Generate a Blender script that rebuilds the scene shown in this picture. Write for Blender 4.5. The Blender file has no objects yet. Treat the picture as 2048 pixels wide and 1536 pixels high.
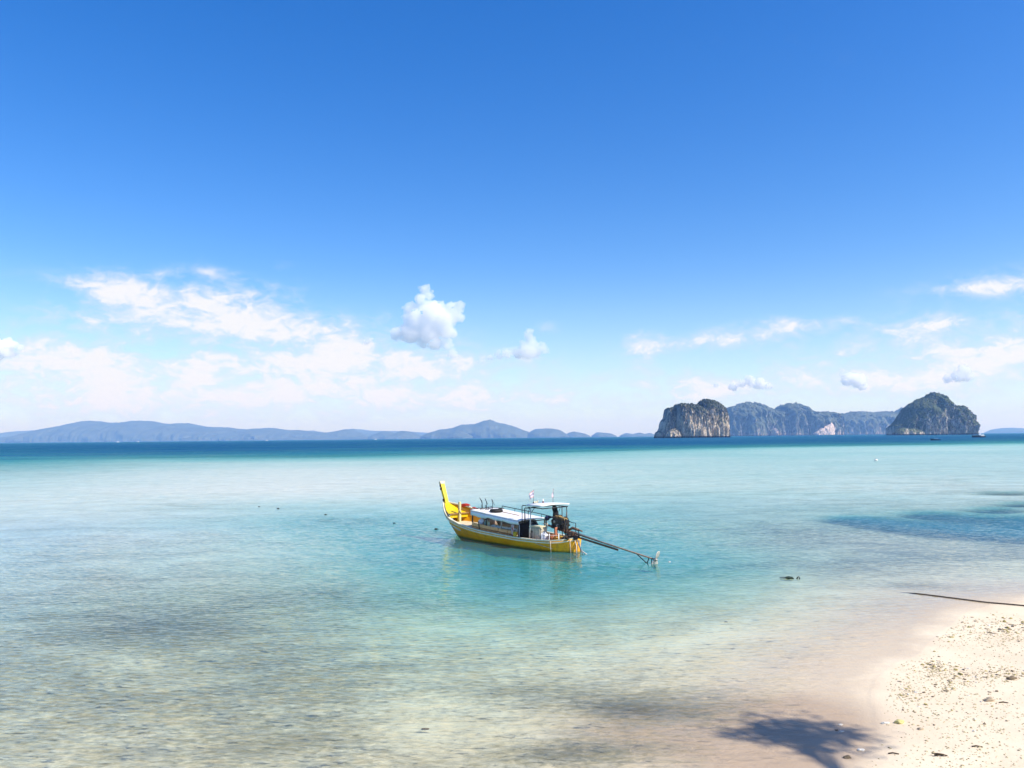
import bpy, math, random
import numpy as np
from mathutils import Vector, Matrix, noise as mn
random.seed(7); rng = np.random.default_rng(11)
SC = bpy.context.scene
COL = SC.collection
rad = math.radians

# ------------------------------------------------------------------ camera
F = 1607.0; CAMH = 5.5
cam_d = bpy.data.cameras.new('camera'); cam = bpy.data.objects.new('camera', cam_d); COL.objects.link(cam)
cam_d.sensor_fit = 'HORIZONTAL'; cam_d.sensor_width = 36; cam_d.lens = 36*F/2048
cam_d.clip_start = 0.2; cam_d.clip_end = 300000
CR = Matrix.Rotation(math.pi/2 + math.atan(107.3/F), 3, 'X') @ Matrix.Rotation(rad(-0.56), 3, 'Z')
cam.matrix_world = Matrix.Translation((0, 0, CAMH)) @ CR.to_4x4()
SC.camera = cam

# ------------------------------------------------------------------ sun, sky, exposure
SUN_EL = rad(46); SUN_H = Vector((0.88, -0.475, 0)).normalized()
sun_dir = Vector((SUN_H.x*math.cos(SUN_EL), SUN_H.y*math.cos(SUN_EL), math.sin(SUN_EL)))
sd = bpy.data.lights.new('sun', 'SUN'); sd.energy = 4.6; sd.angle = rad(0.53); sd.color = (1.0, 0.955, 0.88)
so = bpy.data.objects.new('sun', sd); COL.objects.link(so)
so.rotation_euler = sun_dir.to_track_quat('Z', 'Y').to_euler(); so.location = (60, -40, 80)
SC.view_settings.view_transform = 'Standard'; SC.view_settings.look = 'None'
SC.view_settings.exposure = 0.45; SC.view_settings.gamma = 1; SC.view_settings.use_curve_mapping = False
SC.cycles.volume_bounces = 40; SC.cycles.max_bounces = 44; SC.cycles.transmission_bounces = 4; SC.cycles.transparent_max_bounces = 16
SC.cycles.use_denoising = True; SC.cycles.diffuse_bounces = 3; SC.cycles.glossy_bounces = 3
SC.cycles.sample_clamp_indirect = 6

class NT:
    """tiny expression helper over a node tree"""
    def __init__(s, nt): s.nt = nt
    def n(s, t, **kw):
        nd = s.nt.nodes.new(t)
        for k, v in kw.items(): setattr(nd, k, v)
        return nd
    def put(s, sock, v):
        if isinstance(v, bpy.types.NodeSocket): s.nt.links.new(v, sock)
        elif v is not None: sock.default_value = v
    def m(s, op, a, b=None, c=None, clamp=False):
        nd = s.n('ShaderNodeMath', operation=op, use_clamp=clamp)
        s.put(nd.inputs[0], a); s.put(nd.inputs[1], b); s.put(nd.inputs[2], c); return nd.outputs[0]
    def vm(s, op, a, b=None, out=0):
        nd = s.n('ShaderNodeVectorMath', operation=op)
        s.put(nd.inputs[0], a); s.put(nd.inputs[1], b); return nd.outputs[out]
    def ss(s, v, lo, hi, a=0.0, b=1.0, kind='SMOOTHSTEP'):
        nd = s.n('ShaderNodeMapRange', interpolation_type=kind, clamp=True)
        s.put(nd.inputs[0], v); s.put(nd.inputs[1], lo); s.put(nd.inputs[2], hi); s.put(nd.inputs[3], a); s.put(nd.inputs[4], b)
        return nd.outputs[0]
    def mix(s, f, a, b):
        nd = s.n('ShaderNodeMix', data_type='RGBA')
        s.put(nd.inputs[0], f); s.put(nd.inputs[6], a if not isinstance(a, tuple) else (*a[:3], 1)); s.put(nd.inputs[7], b if not isinstance(b, tuple) else (*b[:3], 1))
        return nd.outputs[2]
    def noise(s, vec, scale=1.0, detail=4.0, rough=.55, dist=0.0, dim='3D', col=False):
        nd = s.n('ShaderNodeTexNoise', noise_dimensions=dim)
        s.put(nd.inputs['Vector'], vec); s.put(nd.inputs['Scale'], scale); s.put(nd.inputs['Detail'], detail)
        s.put(nd.inputs['Roughness'], rough); s.put(nd.inputs['Distortion'], dist)
        return nd.outputs['Color' if col else 'Fac']
    def xyz(s, x, y, z=0.0):
        nd = s.n('ShaderNodeCombineXYZ'); s.put(nd.inputs[0], x); s.put(nd.inputs[1], y); s.put(nd.inputs[2], z); return nd.outputs[0]
    def sep(s, v):
        nd = s.n('ShaderNodeSeparateXYZ'); s.put(nd.inputs[0], v); return nd.outputs
    def mul(s, v, k): return s.vm('MULTIPLY', v, k)

def cam_dir(px, py): return CR @ Vector(((px-1024)/F, -(py-768)/F, -1))
def azel(px, py):
    d = cam_dir(px, py).normalized(); return math.atan2(d.x, d.y), math.asin(d.z)

W = bpy.data.worlds.new('World'); SC.world = W; W.use_nodes = True
def build_world():
    nt = W.node_tree; nt.nodes.clear(); q = NT(nt)
    out = q.n('ShaderNodeOutputWorld'); bg = q.n('ShaderNodeBackground')
    sky = q.n('ShaderNodeTexSky', sky_type='NISHITA')
    sky.sun_disc = False; sky.sun_elevation = SUN_EL; sky.sun_rotation = math.atan2(SUN_H.x, SUN_H.y)
    sky.altitude = 0; sky.air_density = 1.0; sky.dust_density = 0.6; sky.ozone_density = 2.5
    hs = q.n('ShaderNodeHueSaturation'); hs.inputs['Saturation'].default_value = 1.44; hs.inputs['Hue'].default_value = 0.514; hs.inputs['Value'].default_value = 1.08
    nt.links.new(sky.outputs[0], hs.inputs['Color'])
    skyc = hs.outputs[0]
    d = q.n('ShaderNodeTexCoord').outputs['Generated']
    x, y, z = q.sep(d)
    az = q.m('ARCTAN2', x, y); el = q.m('ARCSINE', z)
    # soft fair-weather cloud sheet: broad masses plus fractal break-up, everywhere low above the horizon
    blobs = [  # px, py, rx, ry, amount
        (330, 600, 180, 46, .85), (250, 590, 90, 40, .3), (480, 640, 160, 30, .62), (590, 662, 140, 30, .60), (60, 715, 130, 55, .85), (150, 720, 60, 40, .3),
        (210, 765, 40, 60, .4), (350, 765, 110, 50, .45), (420, 715, 330, 50, .34), (650, 745, 190, 60, .6), (620, 770, 60, 40, .35),
        (700, 700, 110, 45, .5), (870, 730, 110, 60, .42), (940, 785, 70, 40, .42), (300, 830, 420, 28, .32), (880, 660, 60, 50, .12),
        (1030, 750, 180, 50, .30), (1280, 688, 42, 26, .95), (1290, 730, 30, 40, .2), (1450, 683, 85, 16, 1.05), (1570, 655, 110, 17, .90), (1950, 578, 110, 16, .7), (2070, 560, 110, 28, .75),
        (1860, 645, 45, 20, .85), (1760, 690, 170, 40, .48), (2000, 690, 120, 45, .45), (2080, 700, 90, 50, .3),
        (1380, 775, 90, 26, .5), (1510, 768, 80, 24, .65), (1745, 762, 95, 30, .72), (1920, 752, 75, 34, .68), (1700, 740, 500, 70, .22),
        (120, 800, 260, 40, .42), (480, 790, 260, 45, .30), (780, 800, 200, 45, .40), (1100, 800, 220, 45, .34), (1000, 720, 120, 20, .3), (520, 590, 110, 30, .3), (760, 640, 40, 20, .2), (2000, 640, 80, 14, .2), (1850, 800, 260, 40, .3), (1400, 800, 200, 36, .3), (410, 550, 40, 16, .35), (560, 530, 22, 9, .35), (145, 630, 50, 12, .4), (1100, 655, 30, 14, .3)]
    tot = None
    for (px, py, rx, ry, a) in blobs:
        a0, e0 = azel(px, py)
        du = q.m('MULTIPLY', q.m('SUBTRACT', az, a0), F/rx); dv = q.m('MULTIPLY', q.m('SUBTRACT', el, e0), F/ry)
        r2 = q.m('MULTIPLY_ADD', dv, dv, q.m('MULTIPLY', du, du))
        g = q.m('MULTIPLY', q.m('EXPONENT', q.m('MULTIPLY', r2, -1.0)), a)
        tot = g if tot is None else q.m('ADD', tot, g)
    # the same kind of low cloud goes on round the horizon outside the view
    band = q.m('EXPONENT', q.m('MULTIPLY', q.m('POWER', q.m('DIVIDE', q.m('SUBTRACT', el, 0.10), 0.075), 2.0), -1.0))
    outside = q.ss(q.m('ABSOLUTE', az), 0.60, 0.85)
    tot = q.m('MULTIPLY', q.m('ADD', tot, q.m('MULTIPLY', q.m('MULTIPLY', band, outside), 0.5)), .90)
    uv = q.xyz(q.m('MULTIPLY', az, 15.0), q.m('MULTIPLY', el, 32.0), 3.7)
    n1 = q.noise(uv, 1.0, 10.0, .60, .55)
    n2 = q.noise(q.xyz(q.m('MULTIPLY', az, 46.0), q.m('MULTIPLY', el, 78.0), 1.2), 1.0, 8.0, .64, .8)
    nn = q.m('ADD', q.m('MULTIPLY', q.m('SUBTRACT', n1, .5), 2.5), q.m('MULTIPLY', q.m('SUBTRACT', n2, .5), 1.7))
    mval = q.m('MULTIPLY_ADD', nn, q.ss(tot, 0.0, .40, 0.14, .95), q.m('MULTIPLY', tot, 1.06))
    dens = q.ss(mval, 0.03, 1.30, 0, .95)
    core = q.ss(mval, 0.60, 1.15)
    veil = q.m('MULTIPLY', q.ss(el, 0.22, 0.0, 0.0, 0.42), q.ss(az, -0.7, 0.9, 1.15, 0.55))
    ccol = q.mix(core, (0.74, 0.83, 0.97), (1.0, 0.985, 0.97))
    ccol = q.vm('SCALE', ccol, None); ccol.node.inputs[3].default_value = 5.5
    vcol = (3.7, 4.7, 5.4)
    c = q.mix(veil, skyc, vcol)
    c = q.mix(dens, c, ccol)
    nt.links.new(c, bg.inputs[0]); bg.inputs[1].default_value = 0.133
    nt.links.new(bg.outputs[0], out.inputs[0])
build_world()

# ------------------------------------------------------------------ helpers
def tag(o, label=None, cat=None, group=None, kind=None):
    if label: o['label'] = label
    if cat: o['category'] = cat
    if group: o['group'] = group
    if kind: o['kind'] = kind
    return o
def empty(name, loc, rz=0.0):
    o = bpy.data.objects.new(name, None); COL.objects.link(o); o.location = loc; o.rotation_euler = (0, 0, rz); o.empty_display_size = .3; return o
class MB:
    def __init__(s): s.v = []; s.f = []; s.sm = []
    def add(s, vs, fs, smooth=False):
        b = len(s.v); s.v += [tuple(v) for v in vs]; s.f += [tuple(i+b for i in f) for f in fs]; s.sm += [smooth]*len(fs); return s
    def box(s, c, size, rot=None, taper=1.0):
        x, y, z = size[0]/2, size[1]/2, size[2]/2
        vs = [Vector((sx*x*(taper if sz > 0 else 1), sy*y*(taper if sz > 0 else 1), sz*z)) for sz in (-1, 1) for sy in (-1, 1) for sx in (-1, 1)]
        if rot is not None: vs = [rot @ v for v in vs]
        c = Vector(c); vs = [v+c for v in vs]
        return s.add(vs, [(0, 2, 3, 1), (4, 5, 7, 6), (0, 1, 5, 4), (2, 6, 7, 3), (0, 4, 6, 2), (1, 3, 7, 5)])
    def tube(s, pts, r, n=8, cap=True):
        pts = [Vector(p) for p in pts]; k = len(pts); rs = r if isinstance(r, (list, tuple)) else [r]*k
        vs = []; up = Vector((0, 0, 1)); last = None
        for i, p in enumerate(pts):
            t = (pts[min(i+1, k-1)]-pts[max(i-1, 0)]).normalized()
            if last is None: a = t.cross(up if abs(t.z) < .9 else Vector((1, 0, 0))).normalized()
            else: a = (last-t*last.dot(t)).normalized()
            last = a; b = t.cross(a)
            for j in range(n):
                th = 2*math.pi*j/n; vs.append(p+(a*math.cos(th)+b*math.sin(th))*rs[i])
        fs = [(i*n+j, i*n+(j+1) % n, (i+1)*n+(j+1) % n, (i+1)*n+j) for i in range(k-1) for j in range(n)]
        s.add(vs, fs, True)
        if cap:
            s.f += [tuple(len(s.v)-k*n+j for j in range(n))[::-1], tuple(len(s.v)-n+j for j in range(n))]; s.sm += [False, False]
        return s
    def lathe(s, prof, c, n=16, axis=None, cap=True):
        c = Vector(c); q = axis.to_track_quat('Z', 'Y').to_matrix() if axis is not None else Matrix.Identity(3)
        vs = [c+q @ Vector((r*math.cos(2*math.pi*j/n), r*math.sin(2*math.pi*j/n), z)) for r, z in prof for j in range(n)]
        k = len(prof)
        s.add(vs, [(i*n+j, i*n+(j+1) % n, (i+1)*n+(j+1) % n, (i+1)*n+j) for i in range(k-1) for j in range(n)], True)
        if cap:
            b = len(s.v)-k*n; s.f += [tuple(b+j for j in range(n))[::-1], tuple(b+(k-1)*n+j for j in range(n))]; s.sm += [False, False]
        return s
    def grid(s, P, smooth=True, closed=False):
        r, c = len(P), len(P[0]); vs = [p for row in P for p in row]
        fs = [(i*c+j, i*c+(j+1) % c, (i+1)*c+(j+1) % c, (i+1)*c+j) for i in range(r-1) for j in range(c if closed else c-1)]
        return s.add(vs, fs, smooth)
    def torus(s, c, R, r, n=20, m=8, rot=None):
        rot = rot or Matrix.Identity(3); c = Vector(c)
        P = [[c+rot @ Vector(((R+r*math.cos(b))*math.cos(a), (R+r*math.cos(b))*math.sin(a), r*math.sin(b))) for b in [2*math.pi*j/m for j in range(m)]] for a in [2*math.pi*i/n for i in range(n+1)]]
        return s.grid(P, True, True)
    def blob(s, c, size, seed=0, amp=.3, n=1, rot=None):
        import bmesh
        bm = bmesh.new(); bmesh.ops.create_icosphere(bm, subdivisions=n, radius=1)
        rr = random.Random(seed); off = Vector((rr.random()*50, rr.random()*50, rr.random()*50)); vs = []
        for v in bm.verts:
            p = v.co*(1+amp*(mn.noise(v.co*1.3+off)*1.4+.5*mn.noise(v.co*3.1+off)))
            p = Vector((p.x*size[0], p.y*size[1], p.z*size[2]))
            if rot is not None: p = rot @ p
            vs.append(p+Vector(c))
        fs = [tuple(v.index for v in f.verts) for f in bm.faces]; bm.free()
        return s.add(vs, fs, n > 2)
    def mesh(s, name, mat):
        me = bpy.data.meshes.new(name); me.from_pydata(s.v, [], s.f)
        me.polygons.foreach_set('use_smooth', s.sm); me.materials.append(mat); me.update(); return me
    def build(s, name, mat, parent=None):
        o = bpy.data.objects.new(name, s.mesh(name, mat)); COL.objects.link(o)
        if parent: o.parent = parent
        return o
def solidify(o, t, off=0):
    md = o.modifiers.new('solid', 'SOLIDIFY'); md.thickness = t; md.offset = off; return o
def bevel(o, w, seg=2):
    md = o.modifiers.new('bevel', 'BEVEL'); md.width = w; md.segments = seg; md.limit_method = 'ANGLE'; return o

def new_mat(name):
    m = bpy.data.materials.new(name); m.use_nodes = True; nt = m.node_tree; nt.nodes.clear(); q = NT(nt)
    return m, q, q.n('ShaderNodeOutputMaterial')
def paint(name, c, rough=.55, var=.25, scale=6.0, metal=0.0, dirt=None, dirt_amt=.3, bump=.0, spec=.4, coords='Object', stretch=(1, 1, 1)):
    m, q, out = new_mat(name); b = q.n('ShaderNodeBsdfPrincipled')
    v = q.mul(q.n('ShaderNodeTexCoord').outputs[coords], stretch)
    n = q.noise(v, scale, 6, .6, .2)
    lo = tuple(x*(1-var) for x in c); hi = tuple(min(1, x*(1+var*.6)) for x in c)
    col = q.mix(q.ss(n, .3, .7), lo, hi)
    if dirt:
        n2 = q.noise(v, scale*2.7, 7, .68, .6); col = q.mix(q.m('MULTIPLY', q.ss(n2, .5, .68), dirt_amt), col, dirt)
    q.put(b.inputs['Base Color'], col); b.inputs['Roughness'].default_value = rough; b.inputs['Metallic'].default_value = metal
    b.inputs['Specular IOR Level'].default_value = spec
    if bump:
        bp = q.n('ShaderNodeBump'); bp.inputs['Strength'].default_value = .6; bp.inputs['Distance'].default_value = bump
        q.put(bp.inputs['Height'], q.noise(v, scale*4, 5, .6)); q.put(b.inputs['Normal'], bp.outputs[0])
    q.put(out.inputs[0], b.outputs[0]); return m

# ------------------------------------------------------------------ picture point -> place on the ground
def ground_pt(px, py, z=0.0):
    d = cam_dir(px, py); t = (z-CAMH)/d.z; return Vector((0, 0, CAMH))+d*t
def at_dist(px, py, Y):
    d = cam_dir(px, py); t = Y/d.y; return Vector((0, 0, CAMH))+d*t
def hor(px): return 885.31-(px/2040)*(885.31-865.37)
CRn = np.array(CR)
def project_np(X, Y, Z):
    P = np.stack([X, Y, Z-CAMH], -1) @ CRn
    w = np.maximum(-P[..., 2], 1e-3)
    return 1024+F*P[..., 0]/w, 768-F*P[..., 1]/w

# ------------------------------------------------------------------ terrain: beach, reef flat, drop-off
SHORE_PX = [(3600, 1172), (2600, 1178), (2200, 1188), (2048, 1200), (1975, 1210), (1922, 1226), (1887, 1255), (1862, 1280), (1838, 1304), (1784, 1326), (1752, 1356),
            (1738, 1391), (1752, 1430), (1756, 1472), (1715, 1521), (1660, 1560), (1590, 1640), (1480, 1800), (1300, 2200), (900, 3200)]
SHORE = np.array([[*ground_pt(a, b).xy] for a, b in SHORE_PX])
SHORE = np.vstack([[400, SHORE[0][1]+30], SHORE, [-40, SHORE[-1][1]-6], [-400, -10]])
LAND = np.vstack([SHORE, [[-400, -900], [900, -900], [900, SHORE[0][1]]]])
def shore_dist(X, Y):
    best = np.full(X.shape, 1e9)
    for (ax, ay), (bx, by) in zip(SHORE[:-1], SHORE[1:]):
        dx, dy = bx-ax, by-ay; t = np.clip(((X-ax)*dx+(Y-ay)*dy)/(dx*dx+dy*dy), 0, 1)
        best = np.minimum(best, np.hypot(X-ax-t*dx, Y-ay-t*dy))
    ins = np.zeros(X.shape, bool); n = len(LAND)
    for i in range(n):
        x1, y1 = LAND[i]; x2, y2 = LAND[(i+1) % n]
        c = ((y1 > Y) != (y2 > Y)); xx = (x2-x1)*(Y-y1)/((y2-y1) if y2 != y1 else 1e-9)+x1
        ins ^= c & (X < xx)
    return np.where(ins, best, -best)
CTRL = [  # picture x, y, optical depth, weed cover
 (0,889,10,0),(0,906,9,0),(0,914,7,0),(0,922,3.4,0.3),(0,933,1.8,0.5),(0,948,1.2,0.3),(0,960,1.2,.1),(0,1000,.85,0),(0,1060,.75,.3),(0,1150,.8,.5),(0,1250,.7,.7),(0,1400,.5,.7),(0,1536,.35,.6),
 (300,886,10,0),(300,904,9,0),(300,910,6,0),(300,917,2.6,0.2),(300,927,1.4,0.3),(300,935,1.2,.15),(300,960,.75,0),(300,1000,.75,0),(300,1080,.75,.45),(300,1200,.8,.8),(300,1300,.6,.72),(300,1420,.45,.58),(300,1536,.3,.5),
 (600,883,10,0),(600,902,9,0),(600,908,6,0),(600,914,2.6,0),(600,922,1.4,0),(600,945,.6,0),(600,985,.55,0),(600,1010,1.1,0),(600,1050,1.7,.1),(600,1100,1.3,.1),(600,1200,.9,.55),(600,1300,.7,.75),(600,1420,.45,.7),(600,1536,.3,.55),
 (850,880,10,0),(850,899,9,0),(850,904,6,0),(850,910,2.4,0),(850,918,1.6,0),(850,930,1.0,0),(850,980,.7,0),(850,1020,1.3,0),(850,1060,2.3,0),(850,1110,2.3,0),(850,1180,1.6,.1),(850,1260,1.0,.35),(850,1360,.6,.4),(850,1460,.35,.3),(850,1536,.25,.35),
 (1024,879,10,0),(1024,897,9,0),(1024,902,6,0),(1024,907,2.4,0),(1024,915,1.5,0),(1024,940,1.0,0),(1024,980,1.0,0),(1024,1030,1.6,0),(1024,1090,2.8,0),(1024,1150,2.5,0),(1024,1200,1.6,0),(1024,1280,.8,.15),(1024,1360,.5,.4),(1024,1450,.3,.35),(1024,1536,.2,.35),
 (1250,877,10,0),(1250,892,9,0),(1250,896,6,0),(1250,901,2.2,0),(1250,912,1.5,0),(1250,940,1.2,0),(1250,990,1.2,.15),(1250,1040,1.6,.25),(1250,1100,2.5,0),(1250,1150,2.3,0),(1250,1200,1.2,0),(1250,1260,.8,.1),(1250,1340,.35,.2),(1250,1400,.25,.4),(1250,1450,.15,.35),(1250,1536,.08,.1),
 (1500,874,10,0),(1500,887,9,0),(1500,891,5,0),(1500,895,2.0,0),(1500,910,1.4,0),(1500,940,1.2,0),(1500,990,1.1,.2),(1500,1040,1.2,.45),(1500,1090,1.2,.55),(1500,1150,1.5,.1),(1500,1200,.85,.1),(1500,1250,.42,0),(1500,1330,.15,.1),(1500,1400,.08,.1),(1500,1536,.04,.05),
 (1750,872,10,0),(1750,884,9,0),(1750,888,4.5,0),(1750,892,1.8,0),(1750,910,1.3,0),(1750,940,1.2,.15),(1750,990,1.1,.3),(1750,1040,1.0,.5),(1750,1090,.6,.95),(1750,1140,.5,.8),(1750,1185,.3,.05),(1750,1240,.1,0),(1750,1320,.03,0),
 (2048,869,10,0),(2048,880,9,0),(2048,884,4,0),(2048,888,1.7,0),(2048,905,1.3,.1),(2048,930,1.1,.15),(2048,990,1.0,.35),(2048,1050,1.2,.6),(2048,1100,.6,.9),(2048,1150,.4,.1),(2048,1185,.08,0),
 (-300,891,9,0),(-300,910,7,0),(-300,950,1.8,.3),(-300,1100,1.0,.3),(-300,1536,.4,.3),(2400,862,9,0),(2400,875,7,0),(2400,890,1.5,0),(2400,1000,1.0,.3),(2400,1150,.2,0)]
def ctrl_uv(px, py): return np.stack([np.asarray(px)/230.0, np.log(np.maximum(np.asarray(py)-hor(np.asarray(px)), 1.5))*4.5], -1)
CU = ctrl_uv([c[0] for c in CTRL], [c[1] for c in CTRL])
def rbf_fit(vals):
    D = np.linalg.norm(CU[:, None]-CU[None], axis=-1); A = D+1e-3*np.eye(len(CU)); n = len(CU)
    M = np.zeros((n+1, n+1)); M[:n, :n] = A; M[:n, n] = 1; M[n, :n] = 1
    return np.linalg.solve(M, np.append(vals, 0))
WD = rbf_fit(np.log(np.array([c[2] for c in CTRL])+.02)); WW = rbf_fit(np.array([c[3] for c in CTRL], float))
def rbf_eval(w, U):
    out = np.empty(len(U))
    for i in range(0, len(U), 4000):
        out[i:i+4000] = np.linalg.norm(U[i:i+4000, None]-CU[None], axis=-1) @ w[:-1]+w[-1]
    return out
SEAGRASS = [(1700, 1036, 50, 6, 1.5), (1760, 1042, 60, 8, 1.6), (1840, 1050, 80, 10, 1.7), (1940, 1058, 90, 12, 1.8), (2050, 1066, 80, 13, 1.8), (1860, 1026, 60, 5, 1.4), (1940, 1032, 70, 6, 1.4), (2040, 1040, 70, 10, 1.6), (1990, 1017, 50, 4, 1.3), (2040, 1006, 40, 3.5, 1.2), (2010, 984, 60, 3, 1.0),
            (690, 1038, 120, 14, .5), (430, 1010, 150, 8, .25), (1120, 1395, 260, 34, .6), (1310, 1425, 150, 24, .6), (1160, 1500, 150, 30, .7), (850, 1510, 300, 30, .3), (1050, 1180, 240, 50, .35), (700, 1180, 160, 30, .3), (1350, 1215, 200, 26, .25), (1500, 1130, 150, 14, .25),
            (1790, 1170, 120, 8, .5), (1560, 1060, 130, 14, .3), (330, 1250, 220, 40, .35), (520, 1330, 160, 30, .25)]
def sea_fields(X, Y):
    """optical depth and weed cover of the reef flat, signed distance to the water's edge"""
    Xf, Yf = X.ravel(), Y.ravel()
    front = Yf > 3
    px, py = project_np(np.where(front, Xf, 0), np.where(front, Yf, 3.0), np.zeros_like(Xf))
    side = ~front
    px = np.clip(px, -400, 2500); py = np.clip(py, hor(px)+1.5, 1750)
    D = np.exp(rbf_eval(WD, ctrl_uv(px, py)))-.02
    Wd = rbf_eval(WW, ctrl_uv(px, py))
    for (cx, cy, rx, ry, a) in SEAGRASS:
        g = a*np.exp(-((px-cx)/rx)**2-((py-cy)/ry)**2); Wd = Wd+g
        if a >= 1: D = D+g*.9
    sdv = shore_dist(Xf, Yf)
    D = np.clip(D, 0, 12); D = np.where(side, .3, D*(.42+.58*np.clip(D/2.0, 0, 1)**1.2))
    D = D*(1+.38*np.clip((Yf-55)/60, 0, 1)); dd = np.maximum(0, -sdv); D = np.where(sdv > -16, np.minimum(D, dd*.022+.004+.0125*dd*dd), D)
    D = np.where(sdv > 0, 0, D)
    return D.reshape(X.shape), np.clip(Wd, 0, 2.0).reshape(X.shape), sdv.reshape(X.shape)
def silt_shade_field(X, Y):  # brown silty sand, plus the tree shadow's warm tone and tail painted in
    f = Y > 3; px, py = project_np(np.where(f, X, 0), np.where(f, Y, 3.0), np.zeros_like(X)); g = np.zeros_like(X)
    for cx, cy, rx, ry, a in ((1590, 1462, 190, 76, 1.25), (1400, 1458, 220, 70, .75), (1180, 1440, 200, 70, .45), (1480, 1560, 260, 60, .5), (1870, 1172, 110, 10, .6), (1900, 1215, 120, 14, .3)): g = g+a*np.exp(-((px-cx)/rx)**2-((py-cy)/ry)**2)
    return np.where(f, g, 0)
def terrain_z(X, Y, D, sdv):
    land = np.where(sdv > 0, .045*np.minimum(sdv, 14)+.10*np.clip(sdv-14, 0, 20), 0)
    z = np.where(sdv > 0, land, -(.15*np.clip(D, 0, 12))-np.minimum(-sdv, 1.0)*.012)
    bumpz = np.array([mn.noise(Vector((x*.35, y*.35, 4)))*.05+mn.noise(Vector((x*1.3, y*1.3, 9)))*.012 if abs(x) < 60 and -5 < y < 80 else 0 for x, y in zip(X.ravel(), Y.ravel())]).reshape(X.shape)
    z = z+bumpz*np.clip(np.abs(sdv)*.4, .15, 1)
    return np.where(sdv < 0, np.minimum(z, -.008-.006*np.clip(-sdv, 0, 3)), z)
def height_at(x, y):
    X = np.array([x], float); Y = np.array([y], float); D, w, s = sea_fields(X, Y); return float(terrain_z(X, Y, D, s)[0])
def beach_pt(px, py):
    p = ground_pt(px, py)
    for _ in range(3): p = ground_pt(px, py, height_at(p.x, p.y))
    return p

def polar_grid():
    a = np.concatenate([np.linspace(-180, -50, 27)[:-1], np.linspace(-50, 50, 401), np.linspace(50, 180, 27)[1:]])
    r = np.concatenate([[1.5, 4, 7], np.geomspace(9, 800, 330), np.geomspace(830, 29500, 40)])
    A, Rr = np.meshgrid(np.radians(a), r)
    return Rr*np.sin(A), Rr*np.cos(A)
GX, GY = polar_grid(); GD, GW, GS = sea_fields(GX, GY)
def sheet(name, X, Y, Z, attrs, mat):
    r, c = X.shape; me = bpy.data.meshes.new(name)
    V = np.stack([X, Y, Z], -1).reshape(-1, 3)
    i = np.arange(r*c).reshape(r, c); q = np.stack([i[:-1, :-1], i[:-1, 1:], i[1:, 1:], i[1:, :-1]], -1).reshape(-1, 4)
    centre = len(V); V = np.vstack([V, [0, 0, Z[0].mean()]])
    faces = q.tolist()+[[centre, int(i[0, k+1]), int(i[0, k])] for k in range(c-1)]
    me.from_pydata(V.tolist(), [], faces)
    for k, v in attrs.items():
        at = me.attributes.new(k, 'FLOAT', 'POINT'); at.data.foreach_set('value', np.append(v.ravel(), v[0, 0]).astype(np.float32))
    me.polygons.foreach_set('use_smooth', [True]*len(faces)); me.materials.append(mat); me.update()
    o = bpy.data.objects.new(name, me); COL.objects.link(o); return o
def attr(q, name):
    nd = q.n('ShaderNodeAttribute'); nd.attribute_name = name; return nd.outputs['Fac']

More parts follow.
